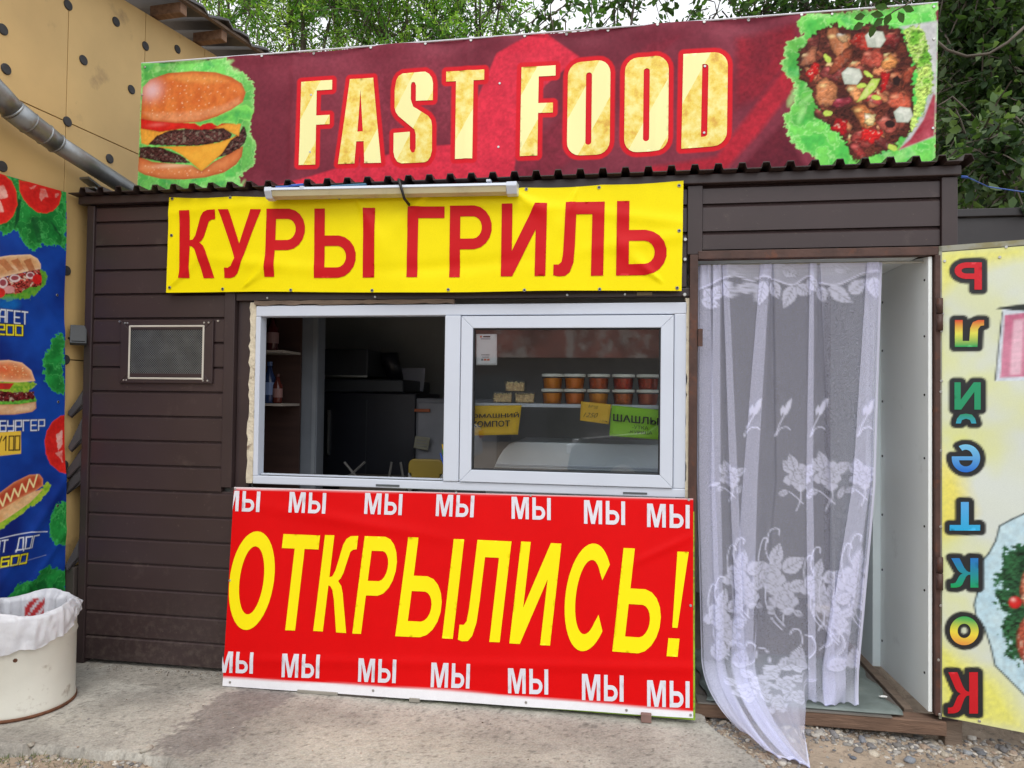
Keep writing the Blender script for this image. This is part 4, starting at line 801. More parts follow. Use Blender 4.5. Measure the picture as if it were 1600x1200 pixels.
def strokes(cv, txt, x0, x1, y0l, y0r, h, w, col, out=None, ow=.006, slant=0.0):
    n = len(txt); cw = (x1-x0)/n
    for pas in ((out, w+ow*2), (col, w)):
        if pas[0] is None: continue
        for i, ch_ in enumerate(txt):
            if ch_ == ' ': continue
            for pl_ in STR[ch_]:
                P = []
                for a, b in pl_:
                    X = x0+cw*(i+.12+.76*a)+slant*b*h; t_ = (X-x0)/(x1-x0); P.append((X, y0l+(y0r-y0l)*t_+h*(1-b)))
                cv.line(P, pas[1], pas[0])
mp_ = thing('menu_banner', 'blue vinyl menu banner with tomato slices, baguette, burger and hot dog on the yellow wall', 'banner', tuple(wp(-.3, 1.4, .02)))
def wr4(u, v): return .006*np.sin(3*v+u*4)+.004*np.sin(9*v-6*u)+.008*np.exp(-((v-1.75+1.1*(u+.1))/.04)**2)*np.exp(-((u+.2)/.2)**2)+.008*np.exp(-((v-.9-1.3*(u+.1))/.05)**2)*np.exp(-((u+.2)/.25)**2)+.006*np.exp(-((v-.62-1.2*(u+.1))/.04)**2)
shM = Sheet(tuple(W0+WN*.02), WD, (0, 0, 1), [(-.80, .365), (-.034, .348), (-.090, 2.455), (-.80, 2.425)], wr4)
cm = Canvas(-.84, .02, .30, 2.5, .0024, (22, 44, 124), shM.px, 21)
t = np.clip((cm.big-.5)*2.2+.5, 0, 1)[..., None]; cm.C = lin((18, 36, 112))*(1-t)+lin((24, 72, 168))*t; cm.C *= (1+.25*(cm.mid[..., None]-.5))
c3 = lambda x, y: (x/4., 260+y/4.); c4 = lambda x, y: (x/2.857, 540+y/2.857)
G1, G2 = (40, 150, 66), (24, 108, 48)
cm.paint(cp([(-200, 20), (-60, 30), (60, 60), (200, 60), (420, 120), (405, 530), (370, 500), (340, 488), (300, 500), (270, 490), (215, 524), (180, 505), (150, 470), (130, 440), (95, 405), (50, 415), (0, 412), (-100, 400), (-260, 380)], c3), G1, G2, wob=.035, veins=(84, 190, 100), edge=(70, 186, 90), ew=.01)
cm.paint(cp([(195, 320), (235, 310), (262, 470), (235, 480)], c3), (24, 82, 44), soft=.01, alpha=.6); cm.paint(cp([(318, 345), (350, 380), (385, 450), (340, 400)], c3), (16, 60, 36), soft=.008, alpha=.8)
cm.paint(cp([(120, 200), (140, 210), (125, 340), (95, 390)], c3), (18, 76, 40), soft=.006)
def tomato(P, f, core):
    cm.paint(cp(P, f), (218, 42, 36), (196, 30, 28), edge=(232, 60, 44), ew=.006, wob=.004)
    for Q in core: cm.paint(cp(Q, f), (236, 176, 166), (214, 90, 80), wob=.012, soft=.004)
tomato([(-110, 60), (-40, 20), (20, 40), (80, 90), (112, 160), (118, 240), (90, 310), (50, 350), (0, 366), (-80, 360), (-140, 250)], c3, [[(-60, 150), (30, 110), (60, 190), (20, 200)], [(-50, 230), (10, 220), (30, 280), (-10, 300)]])
tomato([(124, 85), (250, 105), (380, 145), (382, 185), (368, 240), (330, 280), (290, 296), (240, 288), (190, 250), (150, 200), (128, 150)], c3, [[(185, 130), (230, 118), (225, 140), (200, 145)], [(258, 140), (285, 140), (310, 195), (285, 190), (262, 215), (245, 195)], [(340, 165), (370, 170), (345, 200)]])
# baguette
cm.paint(cp([(-150, 700), (0, 700), (30, 690), (250, 640), (285, 650), (300, 690), (285, 730), (240, 790), (170, 830), (60, 845), (0, 835), (-150, 850)], c3), (120, 186, 60), (60, 130, 44), noise='fine', amp=.3, wob=.02)
cm.paint(cp([(-150, 690), (0, 690), (250, 638), (268, 690), (255, 740), (180, 760), (120, 790), (0, 815), (-150, 820)], c3), (176, 66, 58), (120, 40, 40), noise='mid', amp=.4, wob=.02, meat=1, spec=.7)
for x, y, rx, ry in ((20, 730, 30, 34), (95, 700, 34, 24), (190, 682, 30, 22)): cm.ell(*c3(x, y), rx/4., ry/4., col=(224, 206, 206)); cm.ell(*c3(x, y-3), rx/5.6, ry/6.5, col=(150, 70, 80))
cm.ell(*c3(235, 705), 8, 8, col=(208, 36, 34)); cm.ell(*c3(60, 770), 9, 6, col=(214, 150, 150)); cm.ell(*c3(0, 790), 9, 8, col=(206, 44, 40))
cm.paint(cp([(-150, 590), (0, 566), (60, 556), (190, 550), (235, 575), (256, 610), (258, 640), (200, 650), (100, 672), (0, 697), (-150, 720)], c3), (216, 168, 118), (190, 132, 86), edge=(236, 208, 172), ew=.008, hi=[c3(120, 640), .06, .012, (240, 214, 180), .7])
for k in range(3): cm.paint(cp([(-20+k*85, 590), (30+k*80, 575), (90+k*66, 645), (50+k*66, 655)], c3), (160, 88, 52), (188, 120, 76), wob=.006, alpha=.85)
cm.ell(*c3(60, 862), 18, 9, col=(20, 120, 200), soft=.03, alpha=.6)
strokes(cm, 'БАГЕТ', -13, 47, 482, 488, 19, .0058, (226, 232, 244), (60, 70, 110), .003); strokes(cm, '200', -4, 39, 507, 509, 15, .0065, (240, 226, 40), (30, 34, 60), .005)
cm.paint(cp([(400, 1030), (375, 1040), (350, 1065), (322, 1085), (318, 1120), (290, 1165), (278, 1200), (272, 1290), (290, 1360), (330, 1400), (350, 1420), (400, 1425)], c3), G1, G2, wob=.035, veins=(84, 190, 100), edge=(70, 186, 90), ew=.008)
# burger
cm.paint(cp([(-60, 240), (150, 225), (165, 245), (150, 262), (90, 272), (-60, 275)], c4), (60, 140, 50), (110, 180, 60), noise='fine', wob=.016)
cm.paint(cp([(-60, 200), (148, 205), (150, 235), (80, 248), (-60, 250)], c4), (120, 36, 38), (70, 22, 26), noise='fine', amp=.4, wob=.012, meat=.9, spec=.5)
cm.paint(cp([(-60, 160), (150, 160), (168, 170), (145, 190), (120, 205), (60, 210), (20, 200), (-60, 205)], c4), (176, 204, 70), (96, 150, 40), noise='fine', wob=.014); cm.paint(cp([(-60, 165), (60, 168), (40, 195), (-60, 196)], c4), (196, 44, 40), (140, 40, 36))
cm.paint(cp([(-60, 265), (80, 262), (158, 250), (160, 280), (140, 296), (60, 308), (-60, 310)], c4), (232, 200, 164), (216, 170, 126), edge=(190, 130, 84))
cm.paint(cp([(-60, 158), (-60, 90), (-20, 68), (40, 64), (100, 76), (140, 110), (156, 158), (80, 164)], c4), (206, 106, 60), (222, 136, 80), edge=(240, 200, 160), ew=.012, hi=[c4(20, 105), .03, .02, (226, 80, 50), .6])
cm.dots(cp([(-40, 80), (100, 80), (140, 130), (100, 150), (-40, 140)], c4), 26, .003, (240, 214, 160), 9)
strokes(cm, 'БУРГЕР', -4, 71, 658, 656, 16, .0055, (226, 232, 244), (60, 70, 110), .003)
cm.paint(cp([(-60, 390), (90, 381), (92, 482), (-60, 498)], c4), (236, 198, 70), amp=.04); strokes(cm, '/100', -8, 31, 682, 681, 22, .006, (36, 30, 30))
tomato([(200, 430), (210, 380), (235, 340), (275, 312), (300, 310), (300, 575), (265, 565), (225, 530), (205, 480)], c4, [[(255, 400), (280, 380), (280, 440), (262, 470)], [(250, 480), (280, 470), (280, 520)]])
# hot dog
cm.paint(cp([(-60, 800), (0, 760), (120, 690), (205, 612), (228, 622), (215, 650), (150, 710), (60, 770), (0, 822), (-60, 850)], c4), (176, 204, 64), (110, 160, 40), noise='fine', wob=.016)
cm.paint(cp([(-60, 760), (0, 735), (70, 690), (150, 650), (190, 640), (130, 700), (60, 750), (0, 790), (-60, 820)], c4), (228, 190, 140), (214, 160, 104))
cm.paint(cp([(-60, 690), (0, 655), (60, 610), (130, 576), (175, 574), (190, 595), (188, 625), (160, 645), (90, 680), (0, 735), (-60, 760)], c4), (190, 74, 46), (166, 54, 38), edge=(222, 150, 100), ew=.008)
z_ = [(x, 700-.62*x+(22 if k % 2 else -22)) for k, x in enumerate(range(-40, 170, 17))]; cm.line(cp(z_, c4), .008, (240, 222, 160))
strokes(cm, 'ХОТ ДОГ', -26, 58, 849, 836, 18, .0048, (226, 232, 244), (60, 70, 110), .003, slant=.12); strokes(cm, '600', -2, 41, 872, 865, 14, .0065, (240, 226, 40), (30, 34, 60), .005, slant=.12)
cm.line(cp([(-40, 870), (60, 845), (130, 832), (205, 830)], c4), .004, (220, 226, 240)); cm.line(cp([(-40, 1005), (200, 935)], c4), .002, (150, 160, 190))
cm.paint(cp([(300, 690), (262, 696), (240, 715), (222, 760), (212, 810), (225, 850), (250, 885), (300, 892)], c4), G1, G2, wob=.035, veins=(84, 190, 100), edge=(70, 186, 90), ew=.008)
cm.paint(cp([(-100, 1240), (-20, 1190), (30, 1150), (70, 1070), (100, 1050), (150, 1040), (180, 1000), (215, 990), (262, 1005), (300, 1000), (300, 1140), (120, 1180), (0, 1220)], c4), G1, G2, wob=.04, veins=(70, 170, 84), edge=(56, 160, 76), ew=.008)
for k in range(4): cm.paint(cp([(120+k*38, 1060), (135+k*38, 1070), (165+k*30, 1140), (150+k*30, 1140)], c4), (18, 76, 40), soft=.01, alpha=.6)
shM.build('printed_sheet', mp_, vinyl, cm, .0028)
for x, y in ((91, 461), (91, 628), (87, 790)): eyelet(shM, x, y, mp_, .007)
MB().tube([wp(-.80, .355, .012), wp(-.03, .336, .012)], .012, 6).build('bottom_batten', wood_grey, mp_)
# ------------------------------------------------ upside-down cocktail sign door, swung out to the right
DU = np.array([.949, -.316, 0]); DU /= np.linalg.norm(DU)
ds_ = thing('sign_door', 'door clad with upside down yellow cocktail sign, standing open right of the doorway', 'door', (1.38, -.02, .05))
shD = Sheet((1.372, -.020, 0), DU, (0, 0, 1), [(.012, .068), (.93, .058), (.93, 2.075), (.012, 2.072)], lambda u, v: .0025*np.sin(5*u+3*v)+.0015*np.sin(14*v+3*u))
cdn = Canvas(-.03, .97, .02, 2.12, .0035, (214, 222, 200), shD.px, 41)
t = np.clip((cdn.big-.5)*3+.5, 0, 1)[..., None]; gxx = (cdn.U[..., None]); w_ = np.clip(1.1-gxx*2.0, .25, 1)*t
rayn = (.5+.5*np.sin(np.arctan2(cdn.V-.6, cdn.U-1.4)*38))[..., None]
w2 = np.clip(w_*.55+.35*rayn*np.clip((cdn.V[..., None]-.9), 0, 1), 0, 1)
cdn.C = lin((212, 220, 212))*(1-w2)+lin((222, 226, 70))*w2
cdn.paint([(1462, 700), (1500, 740), (1520, 800), (1500, 830), (1462, 840)], (236, 220, 70), soft=.08, alpha=.7); cdn.paint([(1462, 1000), (1560, 1060), (1620, 1150), (1462, 1130)], (232, 228, 60), soft=.10, alpha=.75); cdn.paint([(1466, 390), (1600, 384), (1600, 400), (1500, 430), (1466, 470)], (232, 226, 60), soft=.06, alpha=.6)
# cup
cdn.paint([(1566, 483), (1700, 470), (1700, 590), (1555, 596)], (206, 216, 226)); cdn.paint([(1570, 492), (1700, 480), (1700, 586), (1563, 590)], (196, 110, 140), (214, 150, 172), noise='big'); cdn.paint([(1584, 500), (1600, 498), (1595, 585), (1578, 586)], (232, 196, 210), soft=.01, alpha=.8); cdn.paint([(1556, 483), (1562, 480), (1700, 462), (1700, 480), (1600, 486)], (40, 46, 44)); cdn.line([(1566, 488), (1555, 594)], .005, (60, 66, 66))
# plate of burger on pale blue, dark wavy outline
O_ = [(1620, 795), (1600, 803), (1580, 812), (1562, 822), (1556, 845), (1545, 865), (1535, 876), (1531, 905), (1527, 925), (1522, 945), (1526, 965), (1538, 980), (1548, 1010), (1555, 1040), (1575, 1060), (1600, 1085), (1640, 1110), (1720, 1100), (1720, 800)]
cdn.paint(O_, (176, 208, 222), (196, 222, 230), wob=.004); cdn.line(O_[:17], .006, (30, 54, 60))
cdn.paint([(1610, 852), (1590, 850), (1578, 862), (1566, 858), (1572, 880), (1556, 900), (1566, 920), (1560, 945), (1572, 960), (1566, 985), (1580, 1000), (1576, 1020), (1600, 1040), (1680, 1050), (1680, 860)], (44, 96, 58), (16, 48, 32), noise='mid', amp=.4, wob=.06, meat=.7, edge=(50, 120, 70), ew=.006)
cdn.ell(1586, 941, 11, 10, col=(206, 36, 34), hi=[(1583, 937), .008, .008, (250, 190, 180), .9], edge=(120, 20, 20), ew=.004)
cdn.ell(1622, 920, 28, 42, col=(206, 126, 90), col2=(160, 70, 50), meat=.5, spec=.6, edge=(120, 50, 34), wob=.004); cdn.ell(1626, 1000, 38, 48, col=(190, 96, 70), col2=(150, 56, 44), meat=.5, spec=.6, edge=(120, 50, 34)); cdn.dots([(1596, 890), (1650, 890), (1650, 1040), (1596, 1040)], 30, .004, (236, 206, 170), 5)
e1 = lambda x, y: (1450+x/2.857, 360+y/2.857); e2 = lambda x, y: (1450+x/2.725, 760+y/2.725)
# glyphs are turned upside down with the whole sign
cols = [((206, 34, 46), (206, 34, 46), None), ((214, 66, 50), (226, 222, 90), (30, 160, 90)), ((42, 150, 104), (42, 150, 104), None), ((50, 150, 110), (60, 160, 190), None), ((120, 196, 232), (20, 100, 200), None), ((90, 170, 230), (40, 170, 220), None), ((40, 120, 190), (24, 160, 80), None), ((60, 170, 90), (236, 220, 70), (226, 130, 70)), ((200, 28, 38), (200, 28, 38), None)]
CG = [(lambda: flip(gSoft(.27, .2)), e1, (118, 143, 240, 265)), (lambda: flip([[(0, 0), (0, .2), (.12, .22), (.2, .34), (.22, 1), (1, 1), (1, 0), (.73, 0), (.73, .78), (.5, .78), (.47, .3), (.38, .08), (.2, 0)]]), e1, (120, 400, 250, 520)), (lambda: flip(gIi()), e1, (118, 678, 235, 800)), (lambda: [[(0, 0), (.06, .5), (.22, .9), (.5, 1), (.78, .9), (.94, .5), (1, 0), (.76, 0), (.7, .35), (.5, .5), (.3, .35), (.24, 0)]], e1, (124, 818, 216, 862)),
      (lambda: flip(gE2()), e1, (106, 955, 233, 1080)), (lambda: flip(gT(.2, .37, .63)), e2, (92, 66, 222, 188)), (lambda: flip(gK()), e2, (96, 305, 214, 430)), (lambda: gO(.27, .25), e2, (93, 552, 215, 675)), (lambda: flip(gK()), e2, (84, 790, 212, 965))]
# last К is slightly larger; all share dark outline
for (gf, f, (x0, y0, x1, y1)), (ca, cb, cc) in zip(CG, cols):
    Q = cp([(x0, y0), (x1, y0), (x1, y1), (x0, y1)], f); lo = shD.px(*Q[3])[1]; hi_ = shD.px(*Q[0])[1]
    o, L2 = shD.glyph(gf(), Q, vmat('gradient_print', rough=.5, spec=.3, grain=.03, bump=0), ds_, colfn=grad(cc or cb, cb if cc else ca, lo, hi_, None, ca if cc else None))
    cdn.paint(L2[0], (40, 42, 44), raw=True, grow=.021, amp=0)
    if len(L2) > 1 and gf().__len__() > 1:
        h_ = L2[1]; c_ = h_.mean(0); cdn.paint(c_+(h_-c_)*.45, (206, 214, 190), raw=True, amp=0) if f is e2 else None
shD.build('printed_sheet', ds_, vmat('sign_vinyl', rough=.4, spec=.4, grain=.04, bump=.1, bscale=12), cdn, .006)
DN = shD.N
def dpt(u, z, o=0.0): return shD.O+shD.U*u+DN*o+np.array([0, 0, z])
MB().prism([dpt(.0, .062, -.004), dpt(.94, .052, -.004), dpt(.94, 2.085, -.004), dpt(.0, 2.10, -.004)], (0, 0, 0), -DN*.034).build('door_leaf', mat('door_leaf_steel', (140, 140, 128), rough=.5, metal=.3, var=.2), ds_, bevel=.002)
MB().prism([dpt(-.0, .055, .0), dpt(.010, .055, .0), dpt(.012, 2.10, .0), dpt(-.0, 2.10, .0)], (0, 0, 0), -DN*.003).build('edge_strip', mat('edge_zinc', (150, 150, 136), rough=.5, metal=.5, dirt=((130, 120, 60), 8, .5, .6)), ds_)
MB().prism([dpt(.0, 2.076, .0), dpt(.94, 2.080, .0), dpt(.94, 2.10, .0), dpt(.0, 2.10, .0)], (0, 0, 0), -DN*.003).build('edge_strip', MATS['edge_zinc'], ds_)
for q in ((1476, 408), (1473, 490), (1471, 595), (1470, 704), (1470, 823), (1470, 946), (1466, 1031), (1468, 1116), (1530, 1126), (1572, 386), (1471, 517), (1470, 612), (1562, 402)): eyelet(shD, q[0], q[1], ds_, .006, False)
for zz in (1.80, .68):
    MB().tube([(1.372, -.028, zz-.07), (1.372, -.028, zz)], .013, 10).tube([(1.372, -.028, zz+.004), (1.372, -.028, zz+.07)], .013, 10).build('hinge', rust_steel, ds_, smooth=True)
pst = MB().box(1.405, 1.475, .0, .07, -.09, .05).build('support_post', wood_grey, bevel=.005, origin=(1.43, .03, -.08)); tag(pst, 'short grey timber post in the gravel under the right end of the doorsill', 'post')
# ------------------------------------------------ long white tube lamp over the yellow banner
lt = thing('strip_light', 'long white fluorescent lamp housing mounted above the yellow banner', 'lamp', (-1.1, -.12, 2.42))
YL = -.13
a = fa(414, 297, YL); b = fa(806, 291, YL); 
def lprof(P, x0, x1, z0_, z1_):
    mb = MB(); V = [(x0, y, z0_+z) for y, z in P]+[(x1, y, z1_+z) for y, z in P]; n = len(P)
    return mb.add(V, [tuple(range(n-1, -1, -1)), tuple(range(n, 2*n))]+[(i, (i+1) % n, n+(i+1) % n, n+i) for i in range(n)])
zl, zr = a[2]-.012, b[2]-.004
HP = [(YL, .012), (YL+.004, .024), (YL+.075, .030), (YL+.075, .018), (YL+.006, .009)]
lprof(HP, a[0]+.03, b[0]-.045, zl, zr).build('housing', pvc, lt)
lprof([(YL+.004, .0115), (YL+.012, -.016), (YL+.04, -.026), (YL+.068, -.016), (YL+.074, .018)], a[0]+.032, b[0]-.047, zl, zr).build('diffuser', mat('lamp_diffuser', (196, 186, 150), rough=.35, var=.06, dirt=((150, 136, 100), 4, .55, .4)), lt, smooth=False)
capP = [(YL-.003, .008), (YL, .028), (YL+.076, .034), (YL+.078, -.012), (YL+.05, -.030), (YL+.018, -.026)]
lprof(capP, a[0]-.005, a[0]+.031, zl, zl).build('end_cap', pvc, lt, bevel=.003); lprof(capP, b[0]-.046, b[0]+.004, zr, zr).build('end_cap', pvc, lt, bevel=.003)
xb = fa(626, 290, YL)[0]; zb = (zl+zr)/2
MB().tube([(xb+.02, YL+.09, zb-.055), (xb+.02, YL-.004, zb-.045), (xb+.008, YL-.012, zb+.0), (xb-.008, YL-.006, zb+.045), (xb-.005, YL+.08, zb+.055)], .007, 8).build('strap', black, lt, smooth=True)
MB().tube([(a[0]+.04, YL+.03, zl+.033), (a[0]+.10, YL+.05, zl+.040), (a[0]+.13, YL+.02, zl+.036), (a[0]+.17, YL+.06, zl+.052)], .006, 6).build('wire', mat('blue_wire', (50, 90, 170), rough=.5), lt)
MB().tube([(a[0]+.32, YL+.05, zl+.034), (a[0]+.50, YL+.05, zl+.038)], .006, 6).build('wire', mat('teal_wire', (60, 110, 140), rough=.5), lt)
for x in (a[0]+.18, b[0]-.14): box('clip', pvc, lt, x, x+.02, YL+.0, YL+.03, zb+.024, zb+.034)

# ================================================================== LACE CURTAIN
cu = thing('lace_curtain', 'sheer white lace curtain with flower sprays hanging in the doorway and trailing onto the ground', 'curtain', (.85, .03, 0))
YC = .045
ZT = 2.043
# pleats: centre and half width in traced points at three heights (405, 750, 1000)
PL = [((1100, 9), (1104, 15), (1112, 17)), ((1119, 7), (1118, 10), (1124, 9)), ((1133, 6), (1146, 9), (1157, 9)), ((1196, 9), (1172, 14), (1160, 20)), ((1207, 4), (1212, 2), (1190, 12)), ((1268, 5), (1264, 8), (1267, 9)), ((1281, 4), (1296, 3), (1300, 4)), ((1362, 10), (1345, 17), (1308, 21)), ((1378-6, 3), (1362, 4), (1340, 4))]
LEFT = (1091, 1090, 1095); RIGHT = (1379, 1368, 1344)
YS = (405, 750, 1000)
ncol = 340; rowsz = np.concatenate([np.linspace(ZT, .22, 290)])
def xz(px_, py_): p = fa(px_, py_, YC); return p[0], p[2]
lev = []
for k in range(3):
    kn = [(LEFT[k], 0)]
    for j, p in enumerate(PL):
        c, h = p[k]; kn += [(c-h, 0), (c+h, 1), (c-h, 2), (c+h, 3)]
    kn.append((RIGHT[k], 0)); lev.append(([xz(a, YS[k])[0] for a, _ in kn], [b for _, b in kn], xz(1200, YS[k])[1]))
s_par = [0.0]; mid = lev[1][0]
for a, b in zip(mid[:-1], mid[1:]): s_par.append(s_par[-1]+max(abs(b-a), .004))
s_par = np.array(s_par)/s_par[-1]; sc_ = np.linspace(0, 1, ncol)
XL = np.array([np.interp(sc_, s_par, l[0]) for l in lev]); LY = np.interp(sc_, s_par, lev[0][1]); zl_ = np.array([l[2] for l in lev])
kern = np.ones(5)/5
XL = np.array([np.concatenate([x[:2], np.convolve(x, kern, 'valid'), x[-2:]]) for x in XL]); LY = np.concatenate([LY[:2], np.convolve(LY, kern, 'valid'), LY[-2:]])
Vc = []; UV = []; VC0 = 0
for r_, z in enumerate(rowsz):
    x = np.array([np.interp(z, zl_[::-1], XL[::-1, c]) for c in range(ncol)]) if False else None
    a = np.clip((zl_[0]-z)/(zl_[0]-zl_[1]), 0, 1); b_ = np.clip((zl_[1]-z)/(zl_[1]-zl_[2]), 0, 1.25)
    x = XL[0]*(1-a)+XL[1]*a if z > zl_[1] else XL[1]*(1-b_)+XL[2]*b_
    t = 1-(z-.22)/(ZT-.22)
    y = YC-.0065*LY+.010*np.sin(sc_*46+.8*math.sin(3*t))*(.3+.7*t)+.003*np.sin(sc_*210)*np.exp(-t*9)+.004*np.sin(sc_*97+t*3)*t
    x = x+.0016*np.sin(sc_*260)*np.exp(-t*12)
    Vc.append(np.stack([x, y, np.full(ncol, z)], 1)); UV.append(np.stack([x, np.full(ncol, z)], 1))
K = Vc[-1]; x0_ = K[:, 0]
ex = np.interp(x0_, [.36, .42, .50, .60, .70, .78, .84, .90, 1.2], [.50, .585, .66, .745, .775, .78, .845, .90, 1.19])
ey = np.interp(x0_, [.36, .42, .50, .60, .70, .78, .84, .90, 1.2], [-.15, -.30, -.385, -.395, -.27, -.16, .02, .01, .04])
ez = np.interp(x0_, [.36, .55, .62, .70, .78, .84, 1.2], [.004, -.012, -.025, -.02, .01, .062, .064])
T2 = 110
for k in range(1, T2+1):
    t = k/T2
    mx_ = x0_*.93+ex*.07; my_ = np.full_like(x0_, -.045); mz_ = np.where(ez > .05, .085, .02)
    my_ = np.where(ez > .05, (K[:, 1]+ey)/2+.0, my_)
    x = (1-t)**2*x0_+2*t*(1-t)*mx_+t*t*ex; y = (1-t)**2*K[:, 1]+2*t*(1-t)*my_+t*t*ey; z = (1-t)**2*.22+2*t*(1-t)*mz_+t*t*ez
    z = np.maximum(z, np.where(y > -.034, .064, .006*(1-np.clip((x-.55)*8, 0, 1))-.03*np.clip((x-.55)*8, 0, 1)))
    z = z+.016*np.abs(np.sin(x0_*34+t*1.6))*np.sin(math.pi*min(1, t*1.1))+.004*LY*t*.5+.008*np.abs(np.sin(x0_*71+t*4))*t
    y = y-.018*np.sin(x0_*40+t*2)*t
    Vc.append(np.stack([x, y, z], 1)); UV.append(np.stack([x0_*(1-t*.3)+x*.3*t, np.full(ncol, .22-.60*t)], 1))
Vc = np.concatenate(Vc); UV = np.concatenate(UV); nr = len(Vc)//ncol
# lace density drawn in cloth space
lc = Canvas(.30, 1.45, -.45, 2.08, .0028, (0, 0, 0), lambda x, y: tuple(xz(x, y)), 61)
lc.C[:] = 0.0
def L_(P, v=.9, **k): lc.paint(P, (255, 255, 255), amp=0, alpha=v, **k)
def leaf(x, y, ang, ln, wd, v=.70):
    P = []
    for t in np.linspace(0, 1, 14):
        w_l = wd*math.sin(math.pi*t**.8)*(1+.16*math.sin(t*40)); P.append((t*ln, w_l))
    P = P+[(a, -b) for a, b in P[::-1]]; c, s = math.cos(ang), math.sin(ang)
    lc.paint([(x+a*c-b*s, y+a*s+b*c) for a, b in P], (60, 60, 60), amp=0, grow=.002); L_([(x+a*c-b*s, y+a*s+b*c) for a, b in P], v)
    lc.line([(x, y), (x+ln*.92*c, y+ln*.92*s)], .003, (70, 70, 70))
    for t in (.25, .42, .6, .76):
        for sg in (1, -1):
            a0, b0 = t*ln, 0; a1, b1 = (t+.14)*ln, sg*wd*.62*math.sin(math.pi*(t+.1)**.8); lc.line([(x+a0*c-b0*s, y+a0*s+b0*c), (x+a1*c-b1*s, y+a1*s+b1*c)], .0026, (90, 90, 90), alpha=.9)
def stem(P, w=.0045, v=.85):
    P = np.array(P, float); n = len(P); t = np.linspace(0, n-1, n*7); q = []
    for a in t:       # Catmull-Rom
        i = min(int(a), n-2); f = a-i; p0, p1, p2, p3 = P[max(i-1, 0)], P[i], P[i+1], P[min(i+2, n-1)]
        q.append(.5*((2*p1)+(-p0+p2)*f+(2*p0-5*p1+4*p2-p3)*f*f+(-p0+3*p1-3*p2+p3)*f**3))
    for a, b in zip(q[:-1], q[1:]): lc.line([a, b], w, (255, 255, 255), alpha=v)
def rose(x, y, r):
    for k in range(11, -1, -1):
        a = k*2.4; d = r*(.10+.085*k); q = r*(.34+.02*k); P = [(x+d*math.cos(a)+q*(1+.12*math.sin(5*t))*math.cos(t), y+d*math.sin(a)*.9+q*.9*(1+.12*math.cos(4*t))*math.sin(t)) for t in np.linspace(0, 6.28, 17)[:-1]]
        lc.paint(P, (60, 60, 60), amp=0, grow=.0022); L_(P, .66)
    return
def rose_old(x, y, r):
    for k in range(9):
        a = k*2.4; d = r*(.25+.07*k); L_([(x+d*math.cos(a)+r*.42*math.cos(t), y+d*math.sin(a)*.9+r*.38*math.sin(t)) for t in np.linspace(0, 6.28, 13)[:-1]], .8)
    for k in range(9):
        a = k*2.4+.5; d = r*(.2+.075*k); P = [(x+d*math.cos(a)+r*.36*math.cos(t), y+d*math.sin(a)*.9+r*.33*math.sin(t)) for t in np.linspace(a-1.3, a+1.5, 8)]; lc.line(P, .0018, (100, 100, 100), alpha=.8)
# gathered header, heavier lace with scalloped vine
L_([(1085, 400), (1385, 398), (1385, 417), (1085, 420)], .55)
top = [(1085, 455), (1110, 445), (1127, 436), (1150, 432), (1175, 440), (1192, 432), (1215, 440), (1240, 445), (1262, 432), (1280, 442), (1305, 446), (1330, 436), (1352, 426), (1385, 424)]
L_([(1085, 400)]+[(1385, 398)]+top[::-1], .38); stem(top, .007)
for x, y, a, l, w in ((1100, 452, .9, 26, 9), (1095, 470, .3, 30, 9), (1112, 468, -.9, 28, 10), (1128, 440, 1.0, 34, 11), (1150, 452, -.1, 38, 9), (1192, 440, 1.75, 38, 11), (1205, 440, 1.2, 30, 9), (1240, 446, 2.0, 40, 11), (1244, 446, .6, 26, 10), (1262, 436, .9, 26, 10), (1280, 448, 1.3, 26, 8), (1293, 450, .55, 44, 11), (1325, 458, -.6, 36, 11), (1362, 434, 1.4, 34, 12), (1140, 420, .3, 26, 8), (1220, 420, .4, 30, 9), (1300, 418, .2, 28, 9)): leaf(x, y, a, l, w)
for x, s in ((1162, .0), (1210, 1), (1265, 2), (1338, 0)):       # small two-leaf sprigs
    stem([(x, 682), (x+6, 665), (x+14, 650), (x+22, 632)], .004); L_([(x+14, 650), (x+13, 642), (x+20, 628), (x+27, 622), (x+25, 636), (x+20, 646)], .9)
    L_([(x+9, 650), (x+8, 640), (x+13, 632), (x+16, 640)], .85); stem([(x+2, 680), (x+8, 670), (x+18, 667), (x+24, 671)], .0035)
L_([(1106, 760), (1112, 754), (1125, 753), (1120, 759)], .8)
def bouquet(x, y, s, leaves=True):
    rose(x, y, 17*s)
    for a, l in ((-2.3, 26), (-1.9, 30), (-.5, 30)): leaf(x+10*s*math.cos(a), y+10*s*math.sin(a), a, l*s, 9*s)
    stem([(x+4*s, y+12*s), (x+6*s, y+34*s), (x-2*s, y+56*s)], .004); stem([(x+10*s, y+44*s), (x-14*s, y+24*s), (x-30*s, y+30*s)], .004); leaf(x-14*s, y+24*s, 2.9, 20*s, 5*s)
    leaf(x+16*s, y+36*s, -1.1, 22*s, 5*s)
for x, y, s in ((1245, 745, .95), (1292, 742, 1.0), (1345, 745, .8), (1140, 745, .7)): bouquet(x, y, s)
